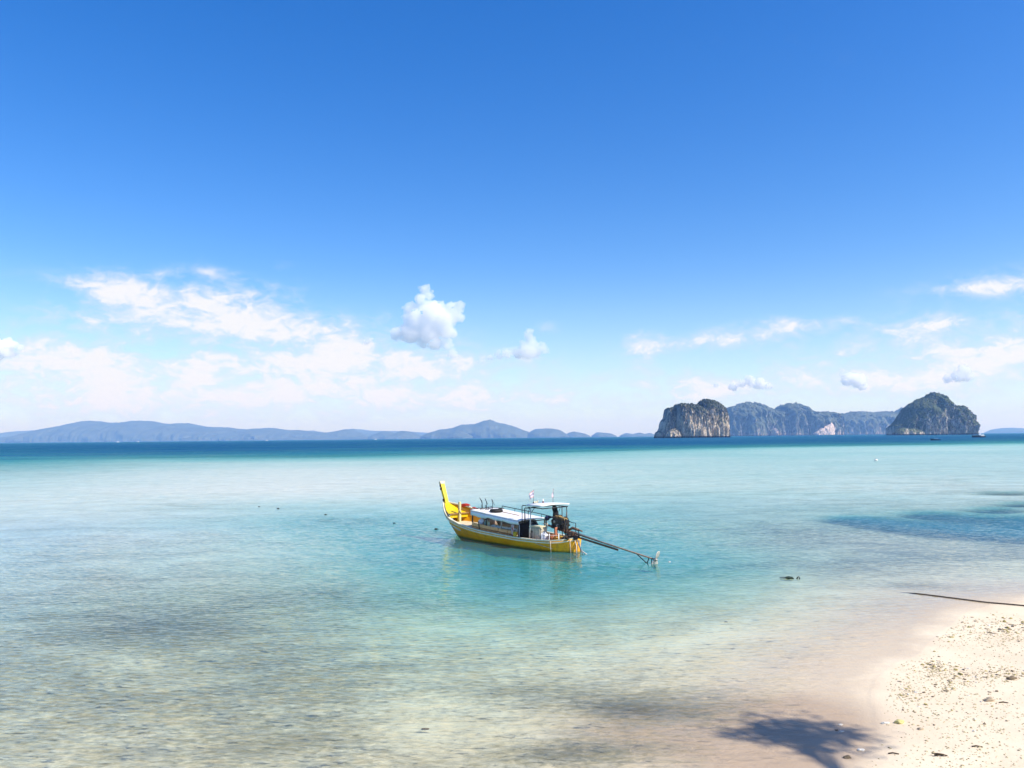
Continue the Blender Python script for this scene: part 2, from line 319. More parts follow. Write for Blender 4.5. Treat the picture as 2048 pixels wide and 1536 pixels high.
def sand_material():
    m, q, out = new_mat('coral_sand'); b = q.n('ShaderNodeBsdfPrincipled')
    p = q.n('ShaderNodeNewGeometry').outputs['Position']
    weed = attr(q, 'weed'); sdn = attr(q, 'shore')
    n1 = q.noise(p, .55, 6, .6, .4); n2 = q.noise(p, 4.0, 6, .65); n3 = q.noise(p, 60.0, 3, .6)
    dry = q.mix(q.ss(n1, .3, .7), (.73, .585, .40), (.80, .665, .465))
    dry = q.mix(q.m('MULTIPLY', q.ss(n2, .52, .72), .35), dry, (.60, .52, .34))
    wetc = (.59, .475, .335)
    edge = q.m('MULTIPLY_ADD', q.m('SUBTRACT', n1, .5), 2.4, sdn)
    c = q.mix(q.ss(edge, -.8, .55), wetc, dry)
    under = q.mix(q.ss(n1, .3, .7), (.64, .56, .365), (.78, .70, .48))
    c = q.mix(q.ss(edge, -.6, -5.0), c, under)
    c = q.mix(q.ss(sdn, -14.0, -45.0), c, q.mix(q.ss(n1, .3, .7), (.64, .63, .56), (.74, .73, .67)))
    silt_shade = attr(q, 'silt_shade'); c = q.mix(q.ss(q.m('MULTIPLY_ADD', q.m('SUBTRACT', n1, .5), .9, silt_shade), .15, 1.0, 0.0, .75), c, (.40, .285, .19))  # silty brown and painted warm shade, mixed into the sand colour
    # seagrass and rubble in irregular patches
    # seagrass patches follow their own fractal outline
    wn = q.noise(q.mul(p, (.16, .34, 1)), 1.0, 8, .66, .8); wn2 = q.noise(q.mul(p, (1.5, 2.6, 1)), 1.0, 7, .72, .4)
    wn3 = q.noise(q.mul(p, (3.6, 7.5, 1)), 1.0, 6, .7, .5)
    wm = q.m('ADD', q.m('MULTIPLY_ADD', q.m('SUBTRACT', wn, .5), 1.8, q.m('MULTIPLY', weed, .93)), q.m('ADD', q.m('MULTIPLY', q.m('SUBTRACT', wn2, .5), 1.3), q.m('MULTIPLY', q.m('SUBTRACT', wn3, .5), 2.0)))
    wf = q.m('MULTIPLY', q.ss(wm, -.05, 1.15), .88); deepw = q.ss(weed, .8, 1.5)
    wcol = q.mix(q.ss(wn2, .35, .65), (.105, .112, .062), (.26, .24, .16)); wcol = q.mix(q.m('MULTIPLY', deepw, .9), wcol, (.035, .042, .04))
    c = q.mix(q.m('MULTIPLY', wf, q.ss(sdn, -.3, -2.5)), c, wcol)
    c = q.mix(q.m('MULTIPLY', q.ss(n3, .58, .75), .22), c, (.30, .24, .15))
    q.put(b.inputs['Base Color'], c); b.inputs['Roughness'].default_value = .95; b.inputs['Specular IOR Level'].default_value = .15
    bp = q.n('ShaderNodeBump'); bp.inputs['Strength'].default_value = .5; bp.inputs['Distance'].default_value = .02
    rip = q.noise(q.mul(p, (2.6, 6.0, 1)), 1.0, 4, .6, .6)
    q.put(bp.inputs['Height'], q.m('ADD', q.m('ADD', q.m('MULTIPLY', n3, .35), q.noise(p, 11.0, 5, .65)), q.m('MULTIPLY', rip, q.ss(sdn, -.2, -2.0, 0.0, 5.0)))); q.put(b.inputs['Normal'], bp.outputs[0])
    q.put(out.inputs[0], b.outputs[0]); return m
bed = sheet('beach_terrain', GX, GY, terrain_z(GX, GY, GD, GS), {'weed': GW, 'shore': GS, 'silt_shade': silt_shade_field(GX, GY)}, sand_material())
tag(bed, 'pale coral sand of the beach running under the shallow reef flat', None, None, 'structure')

def water_material():
    m, q, out = new_mat('sea_water'); p = q.n('ShaderNodeNewGeometry').outputs['Position']
    D = attr(q, 'depth')
    x, y, z = q.sep(p)
    # ripples: wind wavelets with crests roughly along x, chop, and broad gust patches
    xr = q.m('MULTIPLY_ADD', y, .18, x); yr = q.m('MULTIPLY_ADD', x, .10, y)
    c1 = q.noise(q.xyz(q.m('MULTIPLY', xr, 3.2), q.m('MULTIPLY', yr, 9.5), 0.0), 1.0, 4.0, .62, .35, '2D', True)
    c2 = q.noise(q.xyz(q.m('MULTIPLY', xr, .8), q.m('MULTIPLY', yr, 2.5), 5.0), 1.0, 3.0, .55, .3, '2D', True)
    gust = q.noise(q.xyz(q.m('MULTIPLY', x, .02), q.m('MULTIPLY', y, .045), 0.0), 1.0, 4.0, .6, .4, '2D')
    ga = q.ss(gust, .30, .70, .65, 1.35)
    dist = q.vm('LENGTH', p, None, 1)
    calm = q.m('ADD', q.ss(dist, 20.0, 36.0, .78, .52), q.ss(dist, 52.0, 100.0, 0.0, .45))
    far = q.ss(dist, 120.0, 700.0, 0.0, 1.0)
    a1 = q.sep(c1); a2 = q.sep(c2)
    sx = q.m('MULTIPLY_ADD', q.m('SUBTRACT', a1[0], .5), .55, q.m('MULTIPLY', q.m('SUBTRACT', a2[0], .5), .22))
    sy = q.m('MULTIPLY_ADD', q.m('SUBTRACT', a1[1], .5), .95, q.m('MULTIPLY', q.m('SUBTRACT', a2[1], .5), .45))
    # three wavelet trains running onto the beach, broken up by the noise
    ph = q.noise(q.mul(p, (.35, .5, 0)), 1.0, 3, .55, .2, '2D')
    for (kx, ky, amp, wob) in ((.9, 3.9, .060, 9.0), (-.7, 2.7, .055, 7.0), (1.9, 5.6, .045, 12.0)):
        arg = q.m('MULTIPLY_ADD', ph, wob, q.m('MULTIPLY', q.m('MULTIPLY_ADD', x, kx, q.m('MULTIPLY', y, ky)), 6.2832))
        sy = q.m('MULTIPLY_ADD', q.m('COSINE', arg), amp, sy)
    k = q.m('MULTIPLY', ga, calm)
    sx = q.m('MULTIPLY', sx, k); sy = q.m('SUBTRACT', q.m('MULTIPLY', sy, k), q.ss(dist, 38.0, 95.0, .02, .24)); sy = q.m('MINIMUM', sy, q.m('MINIMUM', q.ss(dist, 30.0, 58.0, .30, .02), q.ss(dist, 50.0, 220.0, .03, -.05, 'LINEAR')))   # wavelets running in are steeper on their shoreward face
    nrm = q.vm('NORMALIZE', q.xyz(sx, sy, 1.0))
    # absorption over the light's way through the water; steeper wave faces look through more or less of it
    Dn = q.m('MULTIPLY', D, q.m('ADD', 1.0, q.m('MULTIPLY', sy, 2.2)))
    big = q.noise(q.mul(p, (.035, .075, 0)), 1.0, 6, .6, .6)
    edge = q.noise(q.mul(p, (.0035, .012, 0)), 1.0, 6, .62, .5); Dn = q.m('MULTIPLY', Dn, q.m('ADD', 1.0, q.m('MULTIPLY', q.ss(dist, 90.0, 260.0), q.ss(edge, .25, .75, -.45, .55, 'LINEAR'))))
    Dn = q.m('MAXIMUM', q.m('MULTIPLY', Dn, q.ss(big, .25, .75, .72, 1.30, 'LINEAR')), 0.0)
    t = [q.m('EXPONENT', q.m('MULTIPLY', Dn, -kk)) for kk in (.47, .145, .155)]
    tint = q.n('ShaderNodeCombineColor')
    for i in range(3): q.put(tint.inputs[i], t[i])
    tr = q.n('ShaderNodeBsdfTransparent'); q.put(tr.inputs[0], tint.outputs[0])
    body = q.n('ShaderNodeBsdfDiffuse')
    q.put(body.inputs[0], q.mix(q.ss(Dn, 2.5, 8.0), (.05, .33, .37), (.002, .058, .19)))
    sfac = q.m('SUBTRACT', 1.0, q.m('EXPONENT', q.m('MULTIPLY', q.m('POWER', Dn, 1.35), -.09)))
    inner = q.n('ShaderNodeMixShader'); q.put(inner.inputs[0], sfac); q.put(inner.inputs[1], tr.outputs[0]); q.put(inner.inputs[2], body.outputs[0])
    fr = q.n('ShaderNodeFresnel'); fr.inputs[0].default_value = 1.333; q.put(fr.inputs['Normal'], nrm)
    gl = q.n('ShaderNodeBsdfGlossy'); q.put(gl.inputs['Roughness'], q.m('MULTIPLY_ADD', far, .34, .07)); q.put(gl.inputs['Normal'], nrm); gl.inputs[0].default_value = (1, 1, 1, 1)
    mx = q.n('ShaderNodeMixShader'); q.put(mx.inputs[0], q.m('MULTIPLY', fr.outputs[0], q.m('MULTIPLY', q.m('MULTIPLY_ADD', far, -.56, q.ss(dist, 45.0, 78.0, .90, .68)), q.m('MULTIPLY', q.ss(dist, 12.0, 40.0, .72, 1.0), q.ss(D, .0, .06, .25, 1.0))))); q.put(mx.inputs[1], inner.outputs[0]); q.put(mx.inputs[2], gl.outputs[0])
    q.put(out.inputs[0], mx.outputs[0]); return m
def water_sheet():
    keep = GS < 1.0
    o = sheet('sea_water', GX, GY, np.zeros_like(GX), {'depth': GD}, water_material())
    me = o.data; import bmesh
    bm = bmesh.new(); bm.from_mesh(me); bm.verts.ensure_lookup_table()
    kv = np.append(keep.ravel(), False)
    bmesh.ops.delete(bm, geom=[f for f in bm.faces if not any(kv[v.index] for v in f.verts)], context='FACES'); bm.to_mesh(me); bm.free()
    return tag(o, 'clear turquoise sea turning deep blue beyond the reef edge', None, None, 'structure')
water_sheet()

# ------------------------------------------------------------------ islands and hills
def resample(pts, n):
    pts = np.array(pts, float); x = np.linspace(pts[0, 0], pts[-1, 0], n); return x, np.interp(x, pts[:, 0], pts[:, 1])
def fbm(x, y, z, o=4):
    a = 0; k = 1.0
    for i in range(o): a += k*mn.noise(Vector((x, y, z))*(2**i)); k *= .55
    return a
def mass(mb, prof, dist, thick, n=90, q=3.5, amp=.12, seed=0, m=44, rag=.04, pow_plan=2.4, off=0.0, lam=None, smooth=True):
    """a rock mass with the given skyline: rounded plan, steep faces, fluted by noise; closed all round"""
    px, py = resample(prof, n); rows = []
    X0 = at_dist(px[0], 868, dist).x; X1 = at_dist(px[-1], 868, dist).x; wid = X1-X0; lam = lam or wid*.18
    for i in range(n):
        u = i/(n-1); w = max(.06, (1-abs(2*u-1)**pow_plan)**(1/pow_plan)); T = thick*w
        P = at_dist(px[i], py[i], dist+off); H = max(P.z, .5); row = []
        for j in range(m):
            th = math.pi*j/(m-1); c, s = math.cos(th), math.sin(th)
            yy = -T*math.copysign(abs(c)**(2/q), c); zz = H*abs(s)**(2/q)
            nr = 1-2*abs(mn.noise(Vector((P.x/lam*2.2+seed*5, zz/lam*.5, yy/lam*2.2))))
            nq = fbm(P.x/lam*9+seed*2, zz/lam*5, yy/lam*9, 3)
            nx = fbm(P.x/lam+seed, zz/lam*.45, yy/lam*.6+seed*3, 5)
            nf = fbm(P.x/lam*3.1+seed*7, zz/lam*1.1, yy/lam*3, 3)
            dz = rag*H*(fbm(P.x/lam*4.5+seed, yy/lam*4.5, seed*2.3, 3)+.6*mn.noise(Vector((P.x/lam*22, yy/lam*22, seed))))*abs(s)**3 if 0 < j < m-1 else 0
            k = abs(c)**.5 if s > .02 else .8
            row.append((P.x+amp*thick*.22*nf*k*w, dist+off+yy-math.copysign(1, c)*amp*thick*(nx+.45*nf+.45*nr+.20*nq)*k, (zz+dz) if 0 < j < m-1 else -3.0))
        rows.append(row)
    mb.grid(rows, smooth)
    return mb
def rock_material(name, rock=(.33, .30, .27), cream=(.62, .50, .36), veg=(.035, .048, .026), cream_top=60., H=110., veg_bias=.0, scale=.05, red=None):
    m, q, out = new_mat(name); b = q.n('ShaderNodeBsdfPrincipled')
    g = q.n('ShaderNodeNewGeometry'); p = g.outputs['Position']; nx, ny, nz = q.sep(g.outputs['Normal']); x, y, z = q.sep(p)
    fl = q.noise(q.mul(p, (scale*1.6, scale*1.6, scale*.5)), 1.0, 9, .66, .8)
    fi = q.noise(q.mul(p, (scale*7, scale*7, scale*3)), 1.0, 7, .65, .4)
    br = q.noise(q.mul(p, (scale*.55, scale*.55, scale*.4)), 1.0, 5, .6, .3)
    zz = q.m('MULTIPLY_ADD', q.m('SUBTRACT', fl, .5), cream_top*1.1, z)
    lowm = q.ss(q.m('MULTIPLY_ADD', q.m('SUBTRACT', br, .5), cream_top*1.4, zz), cream_top*1.08, cream_top*.72)
    gray = q.mix(q.ss(fi, .38, .62), tuple(v*.28 for v in rock), tuple(v*1.5 for v in rock))
    crm = q.mix(q.ss(fi, .40, .60), tuple(v*.45 for v in cream), cream)
    crm = q.mix(q.m('MULTIPLY', q.ss(fl, .58, .70), .8), crm, tuple(v*.8 for v in rock))
    c = q.mix(lowm, gray, crm)
    vm_ = q.m('ADD', q.m('MULTIPLY_ADD', nz, .75, q.m('MULTIPLY', q.m('SUBTRACT', fl, .5), 2.3)), q.m('MULTIPLY_ADD', q.m('DIVIDE', z, H), .42, q.m('MULTIPLY', q.m('SUBTRACT', fi, .5), 1.5)))
    vm_ = q.m('ADD', vm_, veg_bias)
    vcol = q.mix(q.ss(fi, .35, .65), veg, tuple(v*2.1 for v in veg))
    c = q.mix(q.m('MULTIPLY', q.ss(vm_, .28, .62), .92), c, vcol)
    c = q.mix(q.ss(z, 5.5, 3.2), c, (.03, .03, .03))  # shade of the waterline undercut, painted as a dark line
    q.put(b.inputs['Base Color'], c); b.inputs['Roughness'].default_value = .95; b.inputs['Specular IOR Level'].default_value = .1
    bp = q.n('ShaderNodeBump'); bp.inputs['Strength'].default_value = 1.0; bp.inputs['Distance'].default_value = 14.0
    q.put(bp.inputs['Height'], q.m('ADD', fl, q.m('MULTIPLY', fi, .5))); q.put(b.inputs['Normal'], bp.outputs[0])
    q.put(out.inputs[0], b.outputs[0]); return m

def narrow(prof, c0, c1, k): return [(c1+(x-c0)*k, y) for x, y in prof]
def islands():
    # left stack: pillar, block and dome
    D0 = 2500; mb = MB()
    mass(mb, narrow([(1309, 870), (1311.5, 865), (1317.6, 862), (1321, 857), (1323.7, 843.3), (1330, 834.5), (1332, 827.5), (1333, 817.8), (1338, 816.5), (1344, 815), (1347.5, 816.5), (1349.6, 819), (1351, 860)], 1384.5, 1381.0, .925), D0, 62, 90, 4.5, .14, 1.3, 70, .045, 3, 10)
    mass(mb, narrow([(1350.5, 866), (1351.6, 845), (1352.6, 822), (1353.8, 810.5), (1359.8, 808), (1366.8, 808), (1372, 809.5), (1379, 808.6), (1393, 810.3), (1399, 813.8), (1408, 818), (1420, 860)], 1384.5, 1381.0, .925), D0, 85, 150, 4.5, .13, 4.1, 80, .045, 5, -30)
    mass(mb, narrow([(1392, 860), (1397, 818), (1402, 809), (1410, 801), (1418, 799.3), (1425, 801.5), (1430, 801.5), (1442, 806.4), (1453, 814.3), (1457, 821.3), (1459, 832.7), (1460, 850), (1460.6, 871)], 1384.5, 1381.0, .925), D0, 84, 150, 3.6, .13, 8.2, 80, .045, 3.0, 0)
    mass(mb, narrow([(1330, 871), (1338, 861), (1350, 855), (1360, 862), (1364, 871)], 1384.5, 1381.0, .925), D0, 26, 40, 2.2, .3, 5.0, 26, .1, 2, -92)
    o = mb.build('rock_island', rock_material('limestone_cliff', rock=(.35, .325, .295), cream=(.95, .80, .61), cream_top=72, H=112, veg_bias=-.16, scale=.045))
    tag(o, 'sheer grey limestone island with pale cream lower cliff and notched top', 'island', None, 'structure')
    # right island
    D1 = 3400; mb = MB()
    mass(mb, narrow([(1780, 866), (1781.5, 850.5), (1791, 848), (1805, 833), (1814, 820.5), (1818, 813.5), (1829, 807), (1844, 798.5), (1853.5, 798), (1863, 790.5), (1872, 787), (1879, 790), (1888, 796), (1895, 805.5), (1899, 815), (1906, 832), (1915, 862)], 1868.0, 1863.5, .88), D1, 135, 200, 2.6, .20, 12.4, 80, .055, 2.2, 20)
    mass(mb, narrow([(1878, 862), (1886, 830), (1895, 814), (1903, 810), (1908, 812.5), (1911.5, 816.7), (1921, 813.5), (1929, 812.6), (1934, 817), (1935.5, 822.6), (1942.6, 822.6), (1945, 834.5), (1945.5, 842), (1951, 845), (1954.5, 856), (1956, 866)], 1868.0, 1863.5, .88), D1, 110, 170, 3.0, .20, 16.6, 80, .06, 2.4, -25)
    mass(mb, narrow([(1783, 866), (1792, 858), (1803, 855), (1815, 858), (1828, 857), (1842, 861), (1850, 866)], 1868.0, 1863.5, .88), D1, 34, 60, 2.2, .3, 3.3, 24, .1, 2.2, -128)
    o = mb.build('rock_island', rock_material('karst_forest', rock=(.46, .42, .375), cream=(.70, .60, .48), veg=(.042, .062, .026), cream_top=30, H=180, veg_bias=.10, scale=.028))
    tag(o, 'tall karst island with rounded summit and green forested slopes, at far right', 'island', None, 'structure')
    # hazy island ridge between them
    D2 = 8000; mb = MB()
    mass(mb, [(1440, 866), (1447, 835), (1455, 818), (1458.3, 816), (1473, 812), (1488, 806.5), (1507.7, 806.5), (1518.5, 809.7), (1533.5, 816), (1541, 821.5), (1550, 824), (1562, 866)], D2, 330, 150, 2.8, .20, 22.0, 60, .07, 4, 0)
    mass(mb, [(1536, 866), (1545, 824), (1557, 820), (1559, 814), (1570, 809.7), (1583, 808.7), (1593.6, 812), (1606.5, 820.5), (1615, 824.8), (1634.5, 824.8), (1645, 824.3), (1665.6, 827), (1667.3, 840), (1668, 866)], D2, 380, 160, 3.4, .20, 27.5, 60, .065, 4, 60)
    o = mb.build('island_ridge', rock_material('far_karst', rock=(.30, .28, .26), cream=(.62, .50, .42), veg=(.05, .065, .045), cream_top=30, H=310, veg_bias=.28, scale=.011))
    tag(o, 'hazy blue karst island with twin humps behind the limestone stack', 'island', None, 'structure')
    BC = rock_material('bare_pale_cliff', rock=(.55, .46, .40), cream=(.90, .72, .60), veg=(.12, .11, .09), cream_top=150, H=400, veg_bias=-.75, scale=.02)
    for prof, dd in (([(1627, 867), (1634, 861), (1641, 855), (1650, 852), (1658, 847), (1663, 845), (1666, 850), (1667, 867)], 7640), ([(1544, 867), (1546, 859), (1550, 856), (1553, 860), (1554, 867)], 7620)):
        mb = MB(); mass(mb, prof, dd, 70, 50, 3.0, .16, prof[0][0]*.1, 30, .06, 3, 0); mb.build('bare_cliff', BC, o)
    mb = MB(); D3 = 9500
    mass(mb, [(1655, 866), (1662, 842), (1669.5, 834), (1690, 827), (1711, 823.5), (1720, 825.5), (1734, 825.4), (1753, 826), (1766, 822.5), (1777.5, 827), (1789, 829), (1800, 823.5), (1815, 816), (1830, 820), (1850, 866)], D3, 480, 200, 2.8, .18, 31.0, 60, .07, 5, 0)
    o = mb.build('island_ridge', bpy.data.materials['far_karst'])
    tag(o, 'long low hazy blue karst ridge left of the green island', 'island', None, 'structure')
    mb = MB(); mass(mb, [(1492, 867), (1500, 852), (1508, 846), (1518, 842), (1526, 848), (1531, 867)], 7300, 116, 50, 2.6, .15, 41., 26, .05, 2.4, 0)
    tag(mb.build('island_headland', bpy.data.materials['far_karst']), 'small dark headland at the foot of the hazy twin-humped island', 'island', None, 'structure')
islands()

def hill_material():
    m, q, out = new_mat('far_forest'); b = q.n('ShaderNodeBsdfPrincipled'); p = q.n('ShaderNodeNewGeometry').outputs['Position']
    n = q.noise(q.mul(p, (.0035, .0035, .009)), 1.0, 10, .70, .6)
    q.put(b.inputs['Base Color'], q.mix(q.ss(n, .35, .65), (.045, .058, .035), (.085, .098, .06))); b.inputs['Roughness'].default_value = 1.0; b.inputs['Specular IOR Level'].default_value = 0
    q.put(out.inputs[0], b.outputs[0]); return m
def hills():
    M = hill_material()
    specs = [
     ('long blue hill range along the horizon at left', 15500, 1500, [(-60, 876), (0, 874), (30, 873.5), (70, 872.5), (94, 865.4), (129, 853.7), (161, 848.7), (184.6, 842), (200, 844), (217, 846.4), (258, 845.8), (266, 844), (284, 842), (302, 843.4), (328, 848), (351.6, 850), (373.6, 847), (407, 853.7), (448, 855), (501, 860.4), (516, 857.5), (545, 856), (574, 860.4), (600, 860.4), (628, 864), (663, 865.7), (691.4, 858.7), (705, 860), (726.6, 871), (740, 874)], 1),
     ('faint far hill showing behind the left end of the long range', 22000, 1200, [(-80, 872), (-30, 870), (0, 868), (35, 863.4), (73, 861), (91, 866), (120, 874)], 2),
     ('faint far ridge behind the gap left of the central mountain', 22000, 1500, [(600, 872), (624, 861), (650, 866), (680, 862), (705, 857.6), (751, 862), (790, 862.5), (828, 864), (860, 866), (890, 872)], 3),
     ('twin low blue hills left of the central mountain', 14500, 700, [(738, 874), (751, 869), (769, 861.5), (780, 864), (790, 868), (804, 861.5), (825, 864), (839, 870), (850, 874)], 4),
     ('central blue mountain with a pointed summit', 13500, 1200, [(845, 872), (860, 865.7), (885, 858.7), (906, 857), (923.5, 850), (951.6, 848), (969, 841.8), (980, 839.3), (994, 844.6), (1008, 848), (1029, 853.4), (1057, 864), (1066, 872)], 5),
     ('small dark hill at the left foot of the central mountain', 12300, 400, [(895, 873), (903, 867), (912, 861.5), (924, 862), (934, 867), (946, 873)], 6),
     ('low rounded island right of the central mountain', 13200, 700, [(1052, 872), (1059, 864), (1071, 858), (1103, 857), (1120, 860.4), (1131, 867.5), (1137, 872)], 7),
     ('string of tiny low islets along the horizon left of the limestone stack', 13800, 350, [(1130, 871), (1136, 866), (1148.5, 863), (1169.6, 867.5), (1180, 871.5)], 8),
     ('low flat islet on the horizon, third hump left of the limestone stack', 13800, 350, [(1183, 871.5), (1194, 864.5), (1219, 866.4), (1232, 871.5)], 9),
     ('lowest islet on the horizon just left of the limestone stack', 13800, 350, [(1240, 871), (1252, 866), (1266, 868), (1278.6, 865), (1290, 868), (1300, 866), (1313, 871)], 10),
     ('pale blue islet on the horizon at the right edge', 16000, 700, [(1992, 866), (2000, 860), (2012, 855.8), (2022, 855.6), (2034, 859.5), (2046, 858), (2060, 859), (2075, 866)], 11),
     ('low hazy shore strip under the left hills', 14300, 300, [(-80, 882), (0, 880.5), (150, 879.5), (300, 877.5), (450, 877), (560, 876), (700, 874.5), (800, 873), (880, 873.5)], 12)]
    for lab, dist, th, prof, sd_ in specs:
        dist *= 1.35 if dist < 20000 else 1.22; th *= 1.3
        mb = MB(); n = max(70, int((prof[-1][0]-prof[0][0])*.8))
        prof2 = [(x, y+0*x) for x, y in prof]
        mass(mb, prof2, dist, th, n, 2.0, .10, sd_*5.7, 30, .05, 3, 0, lam=650)
        tag(mb.build('hill', M), lab, 'hill', None, 'structure')
hills()
# ------------------------------------------------------------------ the longtail boat
BTH = math.atan2(.775, -.631); BDIR = Vector((math.cos(BTH), math.sin(BTH), 0)); BORG = Vector((3.34, 38.5, 0))+BDIR*5.3
BMAT = Matrix.Translation(BORG) @ Matrix.Rotation(BTH, 4, 'Z')
def onboat(name, loc, rz=0.0, label=None, cat=None, group=None):
    o = empty(name, BMAT @ Vector(loc), BTH+rz); return tag(o, label, cat, group)
def boat():
    Y = paint('yellow_boat_paint', (.76, .53, .008), .45, .10, 3.0, dirt=(.30, .16, .02), dirt_amt=.35)
    YH = hull_paint(); CR_ = paint('cream_rail_paint', (.74, .66, .46), .5, .15, 5, dirt=(.35, .27, .14), dirt_amt=.4)
    WH = paint('white_fibreglass', (.82, .80, .76), .5, .06, 2, dirt=(.55, .50, .42), dirt_amt=.25); BK = paint('black_steel', (.018, .018, .022), .5, .3, 20)
    DK = paint('cabin_shade_dark_cloth', (.012, .012, .014), .9, .3, 8); TAN = paint('tan_reed_mat', (.85, .44, .17), .85, .22, 9, stretch=(1, 1, 6), dirt=(.25, .13, .06), dirt_amt=.4)  # DK: interior shade on the rear bulkhead, dark cloth on the jackets
    GRT = paint('grey_tarpaulin', (.30, .32, .37), .6, .2, 4); RUST = paint('rusty_iron', (.20, .10, .055), .75, .5, 14, dirt=(.04, .022, .016), dirt_amt=.8, bump=.01)
    STL = paint('worn_steel_tube', (.42, .36, .30), .45, .3, 10, metal=.35); DECK = paint('cream_deck_boards', (.66, .56, .36), .8, .2, 7, dirt=(.20, .13, .08), dirt_amt=.5)
    OIL = paint('oily_engine_iron', (.035, .028, .024), .5, .6, 18, dirt=(.10, .05, .02), dirt_amt=.7); OCH = paint('ochre_valve_cover', (.34, .22, .07), .55, .4, 14, dirt=(.06, .04, .02), dirt_amt=.7)
    RED = paint('red_cloth', (.55, .04, .025), .85, .25, 10); WRM = paint('faded_wood', (.36, .24, .15), .8, .3, 8, stretch=(1, 5, 5))
    root = empty('longtail_boat', BORG, BTH)
    tag(root, 'yellow wooden longtail boat with white cabin roof, moored in the turquoise shallows', 'boat')
    SX = [-4.85, -4.7, -4.4, -3.9, -2.9, -1.5, .1, 1.4, 2.5, 3.6, 4.6, 5.05, 5.5, 5.8, 6.05, 6.3]
    def cv(x, ys): return float(np.interp(x, SX, ys))
    def half(x): return cv(x, [.20, .36, .64, .93, 1.08, 1.13, 1.13, 1.10, 1.03, .94, .82, .71, .55, .41, .27, .13])
    def zp(x): return cv(x, [.66, .63, .56, .51, .48, .47, .52, .56, .63, .74, .91, 1.03, 1.22, 1.37, 1.53, 1.74])
    def zs(x): return cv(x, [.66, .63, .56, .52, .50, .54, .66, .78, .95, 1.20, 1.42, 1.53, 1.60, 1.65, 1.70, 1.76])
    xs = np.concatenate([np.linspace(-4.85, 4.2, 46), np.linspace(4.3, 6.3, 24)])
    NV = 9
    def section(x, side):
        zg = zp(x) if side > 0 else zs(x); zk = -.42 + max(0, (x-4.2))*.10 + max(0, -4.0-x)*.22; yg = half(x); pts = []
        rake = 1.55*max(0, (x-3.6)/2.7)**1.6; e = .34+.55*max(0, (x-2.5)/3.8)+.10*max(0, -4-x)
        for j in range(NV+1):
            s = 1-j/NV; z = zk+(zg-zk)*s
            xx = x-rake*(1-s)**1.1-(.0 if x < -4.8 else 0)
            pts.append((xx, side*yg*(s**e if s > 0 else 0.0), z))
        return pts
    mb = MB(); P = [section(x, 1)+section(x, -1)[::-1][1:] for x in xs]
    mb.grid(P); k = 2*NV+1
    tr = P[0]; b = len(mb.v); mb.v += tr; mb.f.append(tuple(range(b, b+k))[::-1]); mb.sm.append(False)   # transom
    hull = mb.build('hull', YH, root); solidify(hull, .04, -1)
    # registration lettering, white, illegible short strokes on the port bow
    mb = MB(); r2 = random.Random(3)
    def hullpt(x, s):
        pts = section(x, 1); j = (1-s)*NV; i = min(int(j), NV-1); t = j-i; a, c = Vector(pts[i]), Vector(pts[i+1]); return a+(c-a)*t
    xx = 4.75
    for w in range(9):
        for st in range(2):
            p0 = hullpt(xx, .80-.05*r2.random()); p1 = hullpt(xx-.03*r2.random(), .66+.05*r2.random())
            mb.tube([p0+Vector((.0, .05, 0)), p1+Vector((0, .06, 0))], .018, 5); xx -= .055
        mb.tube([hullpt(xx+.10, .73)+Vector((0, .055, 0)), hullpt(xx+.03, .735)+Vector((0, .055, 0))], .016, 5)
        xx -= .03
    mb.build('registration_lettering', paint('faded_white_lettering', (.62, .62, .58), .7), hull)
    for side, zf, nm in ((1, zp, 'port'), (-1, zs, 'starboard')):
        for dz, dy, w, h, name, mt in ((.03, 0, .13, .06, 'gunwale_rail', CR_), (-.075, .045, .05, .055, 'rub_rail', CR_)):
            rows = []
            for x in xs:
                c = Vector((x, side*(half(x)+dy-.02), zf(x)+dz)); hw, hh = w/2, h/2
                rows.append([c+Vector((0, -hw, -hh)), c+Vector((0, hw, -hh)), c+Vector((0, hw, hh)), c+Vector((0, -hw, hh))])
            mb = MB(); mb.grid(rows, False, True); mb.f += [(0, 1, 2, 3), tuple(len(mb.v)-4+i for i in range(4))]; mb.sm += [False]*2
            mb.build(name, mt, root)
    mb = MB(); mb.tube([hullpt(-3.0, .86)+Vector((0, .06, 0)), hullpt(-3.5, .72)+Vector((0, .06, 0)), hullpt(-3.97, .62)+Vector((-.01, .06, 0))], .016, 5); mb.build('side_rope', paint('pale_rope', (.6, .5, .36), .9), root)
    # prow post
    mb = MB(); prof = [(6.12, 1.50, .10, .10), (6.18, 1.72, .115, .10), (6.27, 2.0, .12, .09), (6.42, 2.35, .13, .085), (6.58, 2.72, .142, .08), (6.63, 2.83, .146, .078)]
    rows = [[(x-t, -w, z), (x-t, w, z), (x+t, w, z-.05), (x+t, -w, z-.05)] for x, z, w, t in prof]
    mb.grid(rows, False, True); mb.f += [(3, 2, 1, 0), tuple(len(mb.v)-4+i for i in range(4))]; mb.sm += [False]*2
    pp = mb.build('prow_post', Y, root); bevel(pp, .02)
    mb = MB(); a = [(6.63-.10, 2.835), (6.69-.10, 2.98)]
    mb.grid([[(x, -.15, z), (x, .15, z), (x+.17, .15, z-.05), (x+.17, -.15, z-.05)] for x, z in a], False, True); mb.f += [(3, 2, 1, 0), (4, 5, 6, 7)]; mb.sm += [False]*2
    mb.build('prow_cap', paint('peach_cream_paint', (.78, .60, .38), .6), pp)
    KN = paint('dark_red_ribbon', (.10, .012, .01), .8)
    for z, x in ((2.72, 6.7), (2.55, 6.62), (1.9, 6.38)):
        mb = MB(); mb.blob((x-.10, .13, z), (.10, .06, .11), int(z*10), .4, 1); mb.build('ribbon_knot', KN, pp)
